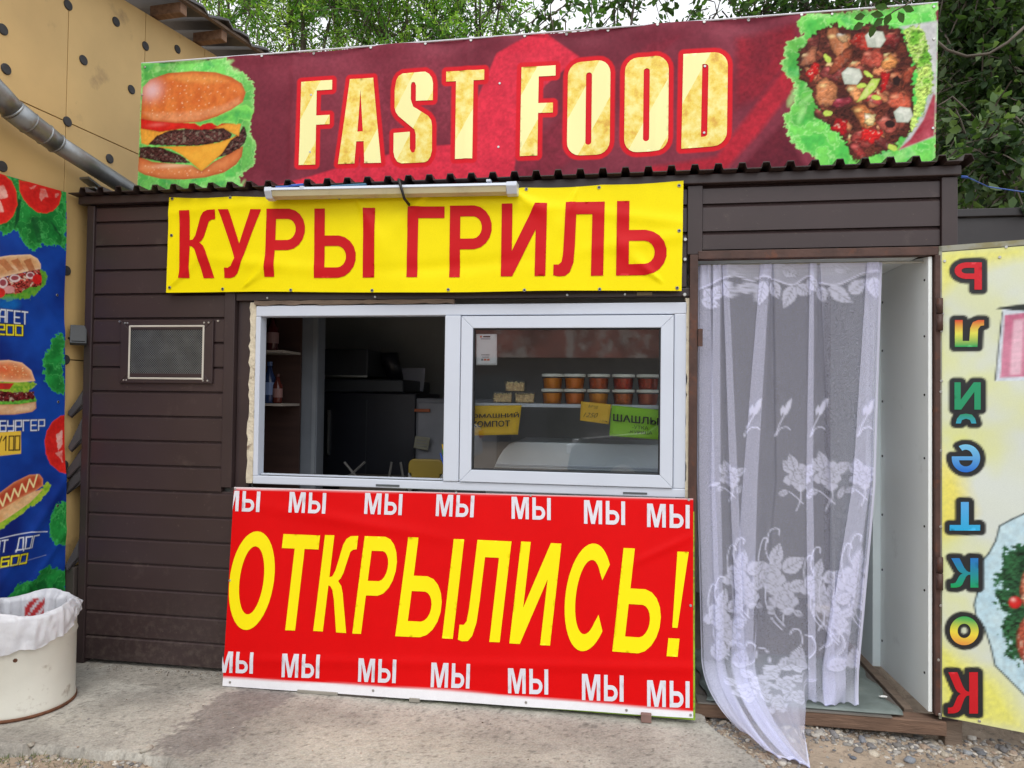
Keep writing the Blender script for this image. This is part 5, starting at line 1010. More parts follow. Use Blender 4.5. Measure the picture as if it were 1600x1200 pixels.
def big(x, y, s):
    rose(x, y, 21*s); rose(x+22*s, y+34*s, 19*s)
    leaf(x+6*s, y-16*s, -1.3, 38*s, 11*s); leaf(x+20*s, y-8*s, -.55, 40*s, 13*s); leaf(x+30*s, y+20*s, -.4, 30*s, 10*s)
    stem([(x-14*s, y+4*s), (x-18*s, y-30*s), (x-12*s, y-56*s), (x-4*s, y-60*s), (x-2*s, y-52*s)], .0042); stem([(x+2*s, y-20*s), (x-6*s, y-44*s), (x+2*s, y-72*s), (x+14*s, y-74*s), (x+14*s, y-64*s)], .0042)
    stem([(x-6*s, y+16*s), (x-6*s, y+40*s), (x+4*s, y+66*s), (x+20*s, y+84*s)], .004); stem([(x+2*s, y+40*s), (x+10*s, y+62*s), (x+24*s, y+78*s)], .004); stem([(x+20*s, y+78*s), (x+26*s, y+52*s), (x+44*s, y+56*s)], .004); leaf(x+6*s, y+60*s, -1.9, 24*s, 4*s); leaf(x+38*s, y+54*s, .5, 16*s, 5*s)
for x, y, s in ((1202, 900, 1.0), (1330, 905, .95), (1150, 900, .8), (1270, 915, .8), (1120, 960, .8), (1292, 945, .7)): big(x, y, s)
for x, y in ((1242, 990), (1286, 985), (1170, 1010)): stem([(x-6, y+30), (x+10, y+16), (x+8, y-4), (x-2, y-8), (x-8, y)], .005); stem([(x+20, y+36), (x+32, y+22), (x+26, y+4), (x+16, y+2)], .005)
for x, y, a in ((1215, 1045, -.4), (1240, 1045, -1.2), (1262, 1050, -2.6), (1290, 1040, -.2), (1330, 1045, -1.4), (1150, 1045, -1.2), (1190, 1060, -.5), (1120, 1030, -1.4)): leaf(x, y, a, 36, 13)
for x, y in ((1180, 1080), (1220, 1085), (1150, 1100), (1200, 1130), (1240, 1120)): rose(x, y, 16); leaf(x+14, y-8, -.6, 28, 9); leaf(x-10, y-12, -2.2, 26, 9)
# hem lines along the two sides and the bottom
lace = lc.sample(UV[:, 0], UV[:, 1])[:, 0]
colid = np.tile(np.arange(ncol), nr); rowid = np.repeat(np.arange(nr), ncol)
lace = np.maximum(lace, np.where((colid < 2) | (colid > ncol-4) | (rowid > nr-4), .9, 0))
lace = np.maximum(lace, np.where(rowid < 6, .5, 0)); tt_ = np.clip((rowid-290)/110., 0, 1); lace = np.maximum(lace, .32*np.clip(tt_*4, 0, 1)*(.6+.4*np.sin(colid*.09+tt_*5)))
i = np.arange(nr*ncol).reshape(nr, ncol)
cm_ = bpy.data.materials.new('sheer_lace'); cm_.use_nodes = True; N = cm_.node_tree.nodes; L = cm_.node_tree.links; N.remove(N['Principled BSDF']); out_ = N['Material Output']
at_ = N.new('ShaderNodeAttribute'); at_.attribute_name = 'print'
tc = N.new('ShaderNodeTexCoord'); n1 = N.new('ShaderNodeTexNoise'); n1.inputs['Scale'].default_value = 420; n1.inputs['Detail'].default_value = 2; L.new(tc.outputs['Object'], n1.inputs['Vector'])
mr = N.new('ShaderNodeMapRange'); mr.inputs[1].default_value = .35; mr.inputs[2].default_value = .70; mr.inputs[3].default_value = .16; mr.inputs[4].default_value = .44; L.new(n1.outputs[0], mr.inputs[0])
ms_ = N.new('ShaderNodeMix'); ms_.data_type = 'FLOAT'; L.new(at_.outputs['Fac'], ms_.inputs[0]); L.new(mr.outputs[0], ms_.inputs[2]); ms_.inputs[3].default_value = .9
df = N.new('ShaderNodeBsdfDiffuse'); df.inputs[0].default_value = (*lin((232, 234, 255)), 1); tl2 = N.new('ShaderNodeBsdfTranslucent'); tl2.inputs[0].default_value = (*lin((232, 234, 255)), 1)
m5 = N.new('ShaderNodeMixShader'); m5.inputs[0].default_value = .25; L.new(df.outputs[0], m5.inputs[1]); L.new(tl2.outputs[0], m5.inputs[2])
tp = N.new('ShaderNodeBsdfTransparent'); m6 = N.new('ShaderNodeMixShader'); L.new(ms_.outputs[0], m6.inputs[0]); L.new(tp.outputs[0], m6.inputs[1]); L.new(m5.outputs[0], m6.inputs[2]); L.new(m6.outputs[0], out_.inputs[0])
o = mesh('cloth', Vc, np.stack([i[:-1, :-1].ravel(), i[1:, :-1].ravel(), i[1:, 1:].ravel(), i[:-1, 1:].ravel()], 1), cm_, cu, smooth=True); setcol(o, np.repeat(lace[:, None], 3, 1))
MB().tube([(.352, YC+.004, ZT+.002), (1.345, YC+.004, ZT+.002)], .006, 8).build('cord', mat('curtain_cord', (180, 180, 170), rough=.6), cu)
# ================================================================== INSIDE THE KIOSK
def atf(x, y, Y): return fa(x, y, Y)
# shelf across the right window with tubs
SH = .165
zs_ = atf(850, 632, SH-.06)[2]
sh = thing('window_shelf', 'white shelf running behind the right window pane, carrying plastic tubs', 'shelf', (-.26, SH, zs_-.02))
box('board', pvc, sh, -.78, .292, SH-.066, SH+.14, zs_-.014, zs_+.004, .002)
for x in (-.77, .27): box('bracket', brown_trim, sh, x, x+.012, .09, SH+.12, zs_-.06, zs_-.0145)
clear = glass('clear_plastic', (252, 252, 250), .08, 1.0)
def tub(label, x, z, col, shred, group='orange salad tubs on the window shelf'):
    t = thing('salad_tub', label, 'tub', (x, SH, z), group)
    MB().lathe([(.040, .0), (.043, .004), (.048, .050), (.045, .052)], (x, SH, z), 24).build('food', mat('tub_food_%d_%d_%d' % col, col, rough=.5, var=.35 if shred else .08, scale=60 if shred else 20, bump=.6 if shred else .1, bscale=70), t, smooth=False)
    MB().lathe([(.0415, -.0), (.0445, .004), (.0515, .062)], (x, SH, z), 28, cap=False).build('cup', clear, t, smooth=True)
    MB().lathe([(.053, .058), (.0555, .060), (.0555, .072), (.050, .0735), (.048, .069)], (x, SH, z), 28).build('lid', mat('tub_lid', (238, 240, 232), rough=.35, var=.06), t, smooth=False)
    return t
tx = [atf(x, 620, SH)[0] for x in (863, 898, 935, 974, 1012)]; 
top_ = ['upper tub with plain orange filling, leftmost on the window shelf', 'upper tub of plain orange filling, second from the left on the shelf', 'upper tub of darker shredded orange salad, middle of the shelf row', 'upper tub of dark red shredded salad, second from the right end', 'upper tub of red shredded salad at the right end of the shelf']
bot_ = ['lower tub with plain orange filling at the left end of the row', 'lower tub of dull orange filling, second from the left, on the shelf', 'lower tub of bright orange filling, middle of the shelf row', 'lower tub of brownish shredded salad, second from the right end', 'lower tub of pale reddish filling at the right end of the shelf']
ct = [((255, 164, 30), 0), ((255, 150, 34), 0), ((226, 110, 44), 1), ((214, 80, 44), 1), ((214, 86, 44), 1)]; cb_ = [((252, 164, 40), 0), ((246, 146, 56), 0), ((255, 174, 40), 0), ((224, 128, 60), 1), ((214, 122, 90), 0)]
for k, x in enumerate(tx):
    tub(bot_[k], x, zs_+.005, *cb_[k]); tub(top_[k], x+.001*(-1)**k, zs_+.079, *ct[k])
def sprout(label, x, z, w):
    t = thing('sprout_box', label, 'food box', (x, SH, z), 'boxes of pale sprouts on the window shelf'); g = np.random.default_rng(int(abs(x*1000))); mb = MB()
    for _ in range(150):
        a, b, c = x+g.uniform(-.5, .5)*w*.92, SH+g.uniform(-.034, .03), z+g.uniform(.004, .046); d = g.normal(size=3); d = d/np.linalg.norm(d)*.006; mb.tube([(a-d[0], b-d[1], c-d[2]), (a+d[0], b+d[1], c+d[2])], .0028, 4)
    mb.build('sprouts', mat('pale_sprouts', (250, 216, 160), rough=.6, var=.3, scale=80), t, kind='stuff')
    box('tray', mat('tray_fill', (230, 190, 140), rough=.6, var=.4, scale=70, bump=.8, bscale=90), t, x-w*.46, x+w*.46, SH-.032, SH+.03, z+.003, z+.042, .004)
    MB().prism([(x-w*.5, SH-.042, z), (x+w*.5, SH-.042, z), (x+w*.53, SH-.046, z+.054), (x-w*.53, SH-.046, z+.054)], (0, 0, 0), (0, .082, 0)).build('cover', clear, t, bevel=.003)
xa = atf(772, 620, SH)[0]; xb_ = atf(806, 620, SH)[0]; xc = atf(828, 620, SH)[0]
sprout('left box of pale sprouts on the window shelf behind the white notice', (xa+xb_)/2-.007, zs_+.005, .095); sprout('right box of pale sprouts standing on the shelf beside the orange tubs', (xa+xb_)/2+.104, zs_+.005, .098); sprout('upper box of pale sprouts resting on the two lower boxes', (xa+xb_)/2+.055, zs_+.062, .098)
# notices
def text(parent, s, c, right, up, h, w, m, bold=.0, depth=.0004, shear=0):
    cu_ = bpy.data.curves.new('lettering', 'FONT'); cu_.body = s; cu_.align_x = 'CENTER'; cu_.align_y = 'CENTER'; cu_.offset = bold; cu_.size = 1; cu_.shear = shear
    ob = bpy.data.objects.new('t', cu_); COL.objects.link(ob); bpy.context.view_layer.update()
    me = bpy.data.meshes.new_from_object(ob.evaluated_get(bpy.context.evaluated_depsgraph_get())); bpy.data.objects.remove(ob)
    V = np.array([v.co for v in me.vertices]); F = [tuple(p.vertices) for p in me.polygons]
    if not len(V): return
    V -= (V.max(0)+V.min(0))/2; e = V.max(0)-V.min(0); right = np.array(right, float); up = np.array(up, float); right /= np.linalg.norm(right); up /= np.linalg.norm(up)
    n = np.cross(right, up); P = np.array(c)+np.outer(V[:, 0]*w/e[0], right)+np.outer(V[:, 1]*h/e[1], up)+n*depth
    return mesh('lettering', P, F, m, parent)
ink = mat('black_ink', (38, 34, 30), rough=.6, var=.1)
def paper(name, label, pts, Y, m, cat='notice', curl=.004):
    P = [atf(x, y, Y) for x, y in pts]; c = np.mean(P, 0); t = thing(name, label, cat, tuple(c)); n = 10; V = []
    for j in range(n+1):
        for i in range(n+1):
            a, b = i/n, j/n; q = P[3]*(1-a)*(1-b)+P[2]*a*(1-b)+P[1]*a*b+P[0]*(1-a)*b; V.append(q+np.array([0, -curl*math.sin(a*4+b*2)-.0, 0]))
    F = [(j*(n+1)+i, j*(n+1)+i+1, (j+1)*(n+1)+i+1, (j+1)*(n+1)+i) for j in range(n) for i in range(n)]
    o = mesh('sheet', V, F, m, t, smooth=True); so = o.modifiers.new('thick', 'SOLIDIFY'); so.thickness = .0006; return t, P
YP = SH-.075
t, P = paper('compote_notice', 'yellow paper notice with black Cyrillic words below the shelf at the window left edge', [(716, 634), (815, 633), (809, 679), (716, 681)], YP, mat('yellow_paper', (250, 206, 48), rough=.8, var=.04))
for s_, x0, x1, y in (('ДОМАШНИЙ', 727, 811, 650), ('КОМПОТ', 737, 797, 663)):
    a = atf(x0, y, YP-.016); b = atf(x1, y-1.5, YP-.016); text(t, s_, (a+b)/2, b-a, (0, 0, 1), .030, np.linalg.norm(b-a), ink, .02)
t, P = paper('price_note', 'small amber handwritten price note hanging from the shelf beside the green notice', [(908, 627), (955, 632), (951, 663), (906, 657)], YP-.006, mat('amber_paper', (252, 204, 70), rough=.8, var=.04))
for s_, x0, x1, y, h in (('Мёд', 919, 934, 635, .018), ('1250', 912, 934, 648, .022), ('1 бан.', 937, 950, 657, .010)):
    a = atf(x0, y, YP-.022); b = atf(x1, y+1.2, YP-.022); text(t, s_, (a+b)/2, b-a, (0.2, 0, 1), h, np.linalg.norm(b-a), mat('pen_ink', (96, 76, 40)), -.01, shear=.3)
t, P = paper('kebab_notice', 'lime green paper notice with black Cyrillic words at the right edge of the window', [(956, 633), (1046, 642), (1046, 688), (952, 681)], YP-.002, mat('green_paper', (164, 230, 66), rough=.8, var=.04))
for s_, x0, x1, y, y2, h, bo in (('ШАШЛЫК', 958, 1042, 652, 660, .034, .02), ('-УТКА', 988, 1013, 667, 669, .016, .0), ('-КУРИЦА', 982, 1019, 675, 677, .017, .0)):
    a = atf(x0, y, YP-.018); b = atf(x1, y2, YP-.018); text(t, s_, (a+b)/2, b-a, (0, 0, 1), h, np.linalg.norm(b-a), ink, bo)
t, P = paper('payment_notice', 'white printed notice stuck in the upper left corner of the window pane', [(744, 522), (776.5, 522), (776.5, 570.5), (744, 570.5)], .012, mat('white_paper', (238, 240, 244), rough=.7, var=.02), curl=.0005)
def bar_(x0, x1, y0, y1, m):
    a = atf(x0, y1, .0105); b = atf(x1, y0, .0105); MB().box(a[0], b[0], .0098, .0105, a[2], b[2]).build('print', m, t)
gi = mat('grey_ink', (130, 130, 140)); oi_ = mat('orange_ink', (222, 130, 100))
bar_(750, 753, 524.5, 527.5, oi_); bar_(755, 766, 525, 527, ink); bar_(751, 766, 529, 530, gi); bar_(752, 765, 554, 555, gi); bar_(753, 764, 557.6, 558.4, gi); bar_(752, 755, 560.5, 563.5, gi); bar_(756, 760, 560.5, 563.5, oi_); bar_(761, 765, 560.5, 563.5, oi_)
# white display counter, rounded at its left end
dc = thing('display_counter', 'white display counter with rounded left end standing behind the right window pane', 'counter', (-.2, .5, 0))
cpts = [(758, 768), (764, 750), (770, 735), (778, 716), (786, 703), (795, 694), (806, 690)]
Pc = [atf(x, y, .34) for x, y in cpts]; rr_ = atf(1046, 694, .34); zt_ = Pc[-1][2]
ring = [(p[0], .34, p[2]) for p in Pc]+[(.285, .34, zt_), (.285, .34, .06), (Pc[0][0], .34, .06)]
MB().prism(ring, (0, 0, 0), (0, .42, 0)).build('body', mat('counter_white', (232, 240, 246), rough=.3, var=.05), dc, bevel=.008)
zb_ = atf(900, 735, .33)[2]; box('trim_strip', mat('counter_trim', (128, 134, 140), rough=.3), dc, Pc[2][0]+.01, .284, .328, .339, zb_-.004, zb_+.004)
zb2 = zb_+.014; box('trim_strip', pvc, dc, Pc[2][0]+.02, .284, .330, .339, zb2, zb2+.008)
# things seen through the open left half
wood_r = mat('reddish_wood', (66, 46, 40), rough=.6, var=.2, scale=4, stretch=(1, 1, 6))
ws = thing('bottle_shelf', 'reddish wooden wall shelf seen at the left inside the open window', 'shelf', (-1.98, .50, 1.0))
xl = atf(447, 600, .42)[0]
box('back', wood_r, ws, -2.35, xl-.01, .62, .635, .06, 2.25)
box('side', wood_r, ws, -2.36, -2.345, .36, .619, .06, 2.25)
zq = [atf(420, y, .42)[2] for y in (549, 632)]
for z in zq: box('board', mat('shelf_edge', (170, 160, 150), rough=.5), ws, -2.344, xl-.012, .40, .618, z-.008, z+.006)
def bottle(label, x, y, z, h, r, c, cap):
    t = thing('bottle', label, 'bottle', (x, y, z), 'bottles on the wooden shelf')
    MB().lathe([(r*.9, 0), (r, .01), (r, h*.6), (r*.45, h*.78), (r*.38, h*.9)], (x, y, z), 16).build('body', mat('bottle_%d_%d_%d' % c, c, rough=.15, var=.1), t, smooth=True)
    MB().lathe([(r*.42, h*.9), (r*.42, h)], (x, y, z), 12).build('cap', mat('cap_%d_%d_%d' % cap, cap, rough=.4), t)
    MB().lathe([(r*1.02, h*.2), (r*1.02, h*.5)], (x, y, z), 16, cap=False).build('label', mat('label_%d_%d_%d' % cap, tuple(min(255, q+60) for q in cap), rough=.6), t)
for lb, px_, k, h, r, c, cap in (('dark red bottle on the upper wooden shelf inside the open window', 424, 0, .21, .036, (70, 26, 30), (70, 40, 40)), ('clear dark bottle on the lower wooden shelf, nearest the window frame', 410, 1, .20, .03, (160, 140, 30), (200, 180, 40)), ('blue labelled bottle on the lower wooden shelf', 421, 1, .24, .036, (40, 54, 90), (50, 70, 110)), ('small red bottle standing beside the blue one on the lower shelf', 434, 1, .17, .028, (90, 40, 34), (80, 44, 40))):
    p = atf(px_, 600, .47); bottle(lb, p[0], .47, zq[k]+.007, h, r, c, cap)
a = atf(447, 500, .66); b = atf(498, 500, .66)
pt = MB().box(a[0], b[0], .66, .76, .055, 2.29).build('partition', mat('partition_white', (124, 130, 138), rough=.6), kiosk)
MB().box(b[0]-.03, b[0]-.006, .652, .6595, .055, 2.29).build('partition_trim', mat('partition_trim', (140, 146, 152), rough=.5), kiosk)
ov = thing('grill_oven', 'large dark grill oven standing in the gloom behind the open window', 'oven', (-1.55, 1.4, .05))
oa = atf(497, 612, 1.15); ob_ = atf(650, 612, 1.15)
dk = mat('oven_black', (28, 30, 38), rough=.35, var=.2); dk2 = mat('oven_grey', (44, 48, 52), rough=.4, var=.2)
box('body', dk, ov, oa[0], ob_[0], 1.15, 1.78, .055, oa[2]-.002, .01)
box('top_panel', dk2, ov, oa[0]-.05, atf(632, 600, 1.15)[0], 1.12, 1.78, oa[2], atf(500, 592, 1.15)[2], .01)
box('handle', steel, ov, oa[0]+.08, oa[0]+.09, 1.125, 1.149, 1.02, 1.32)
box('door_seam', dk2, ov, (oa[0]+ob_[0])/2, (oa[0]+ob_[0])/2+.006, 1.146, 1.1495, .1, oa[2]-.05)
hd = thing('extractor_hood', 'grey box shaped extractor hood above the dark oven', 'hood', (-1.7, 1.4, 1.66))
ha = atf(488, 587, 1.1); hb = atf(575, 545, 1.1)
MB().prism([(ha[0], 1.1, ha[2]), (hb[0], 1.1, ha[2]), (hb[0], 1.1, hb[2]), (ha[0]+.07, 1.1, hb[2])], (0, 0, 0), (0, .6, 0)).build('canopy', dk2, hd, bevel=.008)
box('rim', steel, hd, ha[0], hb[0], 1.09, 1.0985, ha[2]-.008, ha[2]+.004)
MB().tube([(hb[0]-.02, 1.4, hb[2]-.06), (hb[0]+.06, 1.4, hb[2]-.04), (hb[0]+.09, 1.4, ha[2]-.02)], .06, 14).build('duct', dk, hd, smooth=True)
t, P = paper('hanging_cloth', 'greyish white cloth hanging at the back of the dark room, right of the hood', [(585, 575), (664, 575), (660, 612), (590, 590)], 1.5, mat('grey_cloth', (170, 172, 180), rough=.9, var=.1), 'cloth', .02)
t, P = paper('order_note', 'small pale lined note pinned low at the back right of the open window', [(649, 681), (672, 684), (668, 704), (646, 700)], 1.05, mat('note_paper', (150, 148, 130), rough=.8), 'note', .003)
for k in range(3):
    a = atf(651, 687+k*4.5, 1.044); b = atf(667, 689+k*4.5, 1.044); MB().tube([a, b], .0015, 4).build('line', gi, t)
fr = thing('fridge', 'pale upright cabinet at the back right of the open window', 'cabinet', (-1.1, 1.4, .05))
fa_ = atf(662, 622, 1.1); fb = atf(694, 622, 1.1)
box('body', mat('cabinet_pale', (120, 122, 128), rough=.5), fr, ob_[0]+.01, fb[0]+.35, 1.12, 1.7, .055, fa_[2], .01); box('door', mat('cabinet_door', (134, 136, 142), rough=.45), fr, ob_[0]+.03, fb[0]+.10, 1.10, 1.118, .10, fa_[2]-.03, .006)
ts = thing('towel_rail', 'orange brown strip on the cabinet beside the dark oven', 'rail', (-1.2, 1.08, 1.3)); a = atf(648, 641, 1.08); b = atf(672, 644, 1.08); box('bar', mat('orange_strip', (170, 90, 50)), ts, a[0], b[0], 1.07, 1.085, a[2]-.01, a[2]+.01, .002)
# folded chair and yellow chair
ch_t = thing('yellow_chair', 'mustard yellow chair whose rounded backrest shows at the bottom right of the open window', 'chair', (-1.1, .6, .05))
ca = atf(638, 717, .55); cb2 = atf(692, 757, .55)
def rr2(x0, x1, z0, z1, r, y):
    return [(x0+r-r*math.cos(a), y, z1-r+r*math.sin(a)) for a in np.linspace(0, math.pi/2, 6)]+[(x1-r+r*math.sin(a), y, z1-r+r*math.cos(a)) for a in np.linspace(0, math.pi/2, 6)]+[(x1-r+r*math.cos(a), y, z0+r-r*math.sin(a)) for a in np.linspace(0, math.pi/2, 6)]+[(x0+r-r*math.sin(a), y, z0+r-r*math.cos(a)) for a in np.linspace(0, math.pi/2, 6)]
yel = mat('mustard_vinyl', (132, 112, 34), rough=.45, var=.08)
MB().prism(rr2(ca[0], cb2[0], cb2[2]+.03, ca[2], .035, .55), (0, 0, 0), (0, .03, 0)).build('backrest', yel, ch_t, bevel=.006)
box('seat', yel, ch_t, ca[0]-.02, cb2[0]+.02, .20, .54, .48, .52, .015)
for x in (ca[0], cb2[0]-.02):
    for y in (.22, .55): box('leg', steel, ch_t, x, x+.02, y, y+.02, .052, .479 if y < .5 else ca[2]-.08)
pc = thing('pen_cup', 'cup of coloured pens on the inner sill next to the window mullion', 'pen cup', (-.86, .14, .98))
box('inner_sill', pvc, kiosk, -1.83, .28, .062, .20, .955, .972, .002)
xp = atf(697, 740, .15)[0]; MB().lathe([(.03, 0), (.034, .09)], (xp+.02, .15, .973), 16).build('cup', mat('cup_grey', (120, 124, 130)), pc)
for dx, dz, c in ((-.030, .155, (40, 90, 200)), (-.018, .175, (90, 170, 60)), (-.008, .165, (230, 160, 40)), (-.02, .20, (240, 200, 50))): MB().tube([(xp+.012, .15, .99), (xp+dx, .145, .975+dz)], .0035, 6).build('pen', mat('pen_%d_%d_%d' % c, c, rough=.35), pc)
# crossed legs of a folding stand
fs = thing('folding_stand', 'folding stand with crossed grey legs low inside the open window', 'stand', (-1.45, .8, .05))
for a_, b_2 in (((532, 757), (570, 722)), ((538, 722), (566, 757)), ((612, 722), (606, 757)), ((626, 722), (632, 757))):
    a = atf(*a_, .8); b = atf(*b_2, .8); d_ = (b-a); b = b+d_*.0; MB().tube([a, b], .008, 6).build('leg', mat('stand_grey', (110, 108, 104), rough=.5), fs)
box('shelf_panel', mat('stand_box', (92, 84, 74), rough=.7), fs, atf(530, 757, .82)[0], atf(635, 757, .82)[0], .82, 1.02, .70, atf(530, 745, .82)[2], .004)
# plastic bag on the sill
g = np.random.default_rng(3); bm = bmesh.new(); bmesh.ops.create_icosphere(bm, subdivisions=3, radius=1)
V = np.array([v.co for v in bm.verts]); Fb = [[v.index for v in f.verts] for f in bm.faces]; bm.free()
V = V*(1+.25*np.sin(V[:, :1]*7+V[:, 1:2]*5)*np.sin(V[:, 2:]*6+1))*np.array([.055, .04, .018])+np.array([atf(414, 748, .12)[0], .13, .986])
o = mesh('plastic_bag', V, Fb, mat('blue_grey_bag', (150, 176, 190), rough=.35, var=.2), smooth=True, origin=(V[:, 0].mean(), .13, .972)); tag(o, 'small crumpled pale blue bag on the sill in the left corner of the open window', 'bag')

# ================================================================== WHITE BIN WITH BAG
BC = np.array([-2.668, -.480, 0.0]); BR = .208
bn = thing('metal_bin', 'rust edged white painted metal bin lined with a white bag, standing by the yellow wall', 'bin', tuple(BC))
bin_m = mat('chipped_white_paint', (208, 207, 196), rough=.5, var=.06, scale=5, bump=.15, bscale=22, dirt=((120, 96, 72), 9, .60, .7))
MB().lathe([(BR-.006, .004), (BR, .010), (BR, .028), (BR-.003, .036), (BR-.003, .30), (BR+.002, .315), (BR-.003, .33), (BR-.003, .40), (BR+.003, .41), (BR+.003, .422), (BR-.01, .424), (BR-.012, .41), (BR-.012, .05)], BC, 56, cap=False).build('body', bin_m, bn, smooth=True)
MB().lathe([(BR-.02, .002), (BR+.004, .002), (BR+.005, .012), (BR-.001, .016)], BC, 56).build('rim', mat('rusted_rim', (104, 66, 44), rough=.85, var=.4, scale=30, bump=.5), bn, smooth=True)
for (dx, z) in ((.62, .262),):
    a = -math.pi/2+dx; p = BC+np.array([math.cos(a)*(BR-.004), math.sin(a)*(BR-.004), z]); MB().disc(p, (math.cos(a), math.sin(a), 0), .009, .002, 7).build('rust_chip', MATS['rusted_rim'], bn)
nth, nr_ = 150, 60; V = []; Cc = []
g = np.random.default_rng(12); ph = g.uniform(0, 6.28, 8)
for j in range(nr_):
    t = j/(nr_-1)
    for i_ in range(nth):
        th = 2*math.pi*i_/nth; fold = .007*math.sin(9*th+14*t)*math.sin(2.3*th+1)+.006*math.sin(9*th+ph[0]+2*t)+.006*math.sin(17*th+ph[1]-3*t)+.005*math.sin(31*th+ph[2]+5*t)+.003*math.sin(53*th+ph[3])
        dr = .095+.070*math.sin(th*1.0+3.3)+.016*math.sin(3*th+ph[4])+.007*math.sin(11*th+ph[5])   # outside drop
        if t < .5: # inside, from bottom up
            q = t/.5; z = .12+q*.315; r = BR-.034+.004*q+fold*.8; z += .010*math.sin(5*th+ph[6])*(1-q)
        elif t < .62:
            q = (t-.5)/.12; z = .435+.018*math.sin(math.pi*q)+.012*math.sin(4*th+ph[7])*math.sin(math.pi*q); r = BR-.020+q*.024+fold*.4
        else:
            q = (t-.62)/.38; z = .435-dr*q; r = BR+.004+.004*math.sin(math.pi*q)+abs(fold)*(.35+.7*q)
        V.append((BC[0]+r*math.cos(th), BC[1]+r*math.sin(th), z))
        red = (t > .28 and t < .49 and 1.85 < th < 2.35 and math.hypot((th-2.1)/.24, (t-.40)/.09) < 1+.25*math.sin(th*31) and math.sin(th*26+t*60) > -.55); Cc.append(lin((206, 60, 64)) if red else lin((228, 230, 236)))
i = np.arange(nr_*nth).reshape(nr_, nth); j = np.roll(i, -1, 1)
o = mesh('bag', V, np.stack([i[:-1].ravel(), j[:-1].ravel(), j[1:].ravel(), i[1:].ravel()], 1), vmat('bag_plastic', rough=.35, spec=.5, grain=.03, bump=.35, bscale=35, trans=.25), bn, smooth=True); setcol(o, np.array(Cc))
g = np.random.default_rng(5); V0 = []; Fq = []
# ================================================================== STONES
def rocks(n, region, smin, smax, seed, zf, cols, flat=.6):
    bm = bmesh.new(); bmesh.ops.create_icosphere(bm, subdivisions=2, radius=1); base = np.array([v.co for v in bm.verts]); bf = np.array([[v.index for v in f.verts] for f in bm.faces]); bm.free()
    g = np.random.default_rng(seed); VV = []; FF = []; CC = []; k = 0
    while k < n:
        x, y = region(g)
        s_ = smin+(smax-smin)*g.random()**2.6; S3 = np.array([s_*g.uniform(.8, 1.4), s_*g.uniform(.7, 1.1), s_*flat*g.uniform(.6, 1.1)]); a = g.uniform(0, 6.28)
        d = base*(1+.16*np.sin(base[:, [1]]*g.uniform(2, 4)+g.uniform(0, 6))+.12*np.sin(base[:, [2]]*4+base[:, [0]]*3+g.uniform(0, 6)))*S3
        R2 = np.array([[math.cos(a), -math.sin(a), 0], [math.sin(a), math.cos(a), 0], [0, 0, 1]]); d = d@R2.T+np.array([x, y, zf(x, y)+S3[2]*.35])
        VV.append(d); FF.append(bf+len(base)*k); c = lin(cols[g.integers(len(cols))])*g.uniform(.75, 1.2); CC.append(np.tile(c, (len(base), 1))); k += 1
    return np.concatenate(VV), np.concatenate(FF), np.concatenate(CC)
stone = vmat('pebble_stone', rough=.8, spec=.3, grain=.18, gscale=160, bump=.3, bscale=90)
SC = [(150, 146, 140), (132, 128, 124), (166, 154, 138), (118, 116, 116), (176, 166, 150), (150, 132, 116), (190, 184, 174)]
def inside_slab(x, y): return sdf(slab_poly, np.array([x]), np.array([y]))[0] < .0
def regR(g):
    while True:
        x = g.uniform(.36, 2.3); y = g.uniform(-1.0, .06) if g.random() < .5 else -.10*abs(g.normal())+.03
        if not inside_slab(x, y) and y < .25: return x, y
def regE(g):     # along the slab edges
    while True:
        k = g.integers(1, len(slab_poly)-1); a, b = slab_poly[k], slab_poly[k+1] if k+1 < len(slab_poly) else slab_poly[k]; t = g.random(); p = a+(b-a)*t; x, y = p+np.array([g.normal()*.05, -abs(g.normal())*.09-.01])
        if k > 11: x, y = p+np.array([abs(g.normal())*.08+.01, g.normal()*.05])
        if -3.2 < x < 1 and not inside_slab(x, y): return x, y
def regB(g):
    while True:
        x = g.uniform(-3.1, -.9); y = g.uniform(-1.5, -.79)
        if not inside_slab(x, y): return x, y
parts_ = [rocks(1700, regR, .003, .012, 1, hgt, SC), rocks(420, regR, .008, .022, 2, hgt, SC), rocks(1900, regE, .0015, .011, 3, hgt, SC), rocks(1100, regB, .002, .012, 4, hgt, SC)]
def regW(g): return (g.uniform(-2.72, -1.95), -.012-.035*abs(g.normal())) if g.random() < .6 else (g.uniform(-2.4, .3), g.uniform(-.9, -.12))
parts_.append(rocks(420, regW, .0012, .0042, 15, lambda x, y: 0.001, SC+[(90, 70, 50), (70, 60, 50)]))
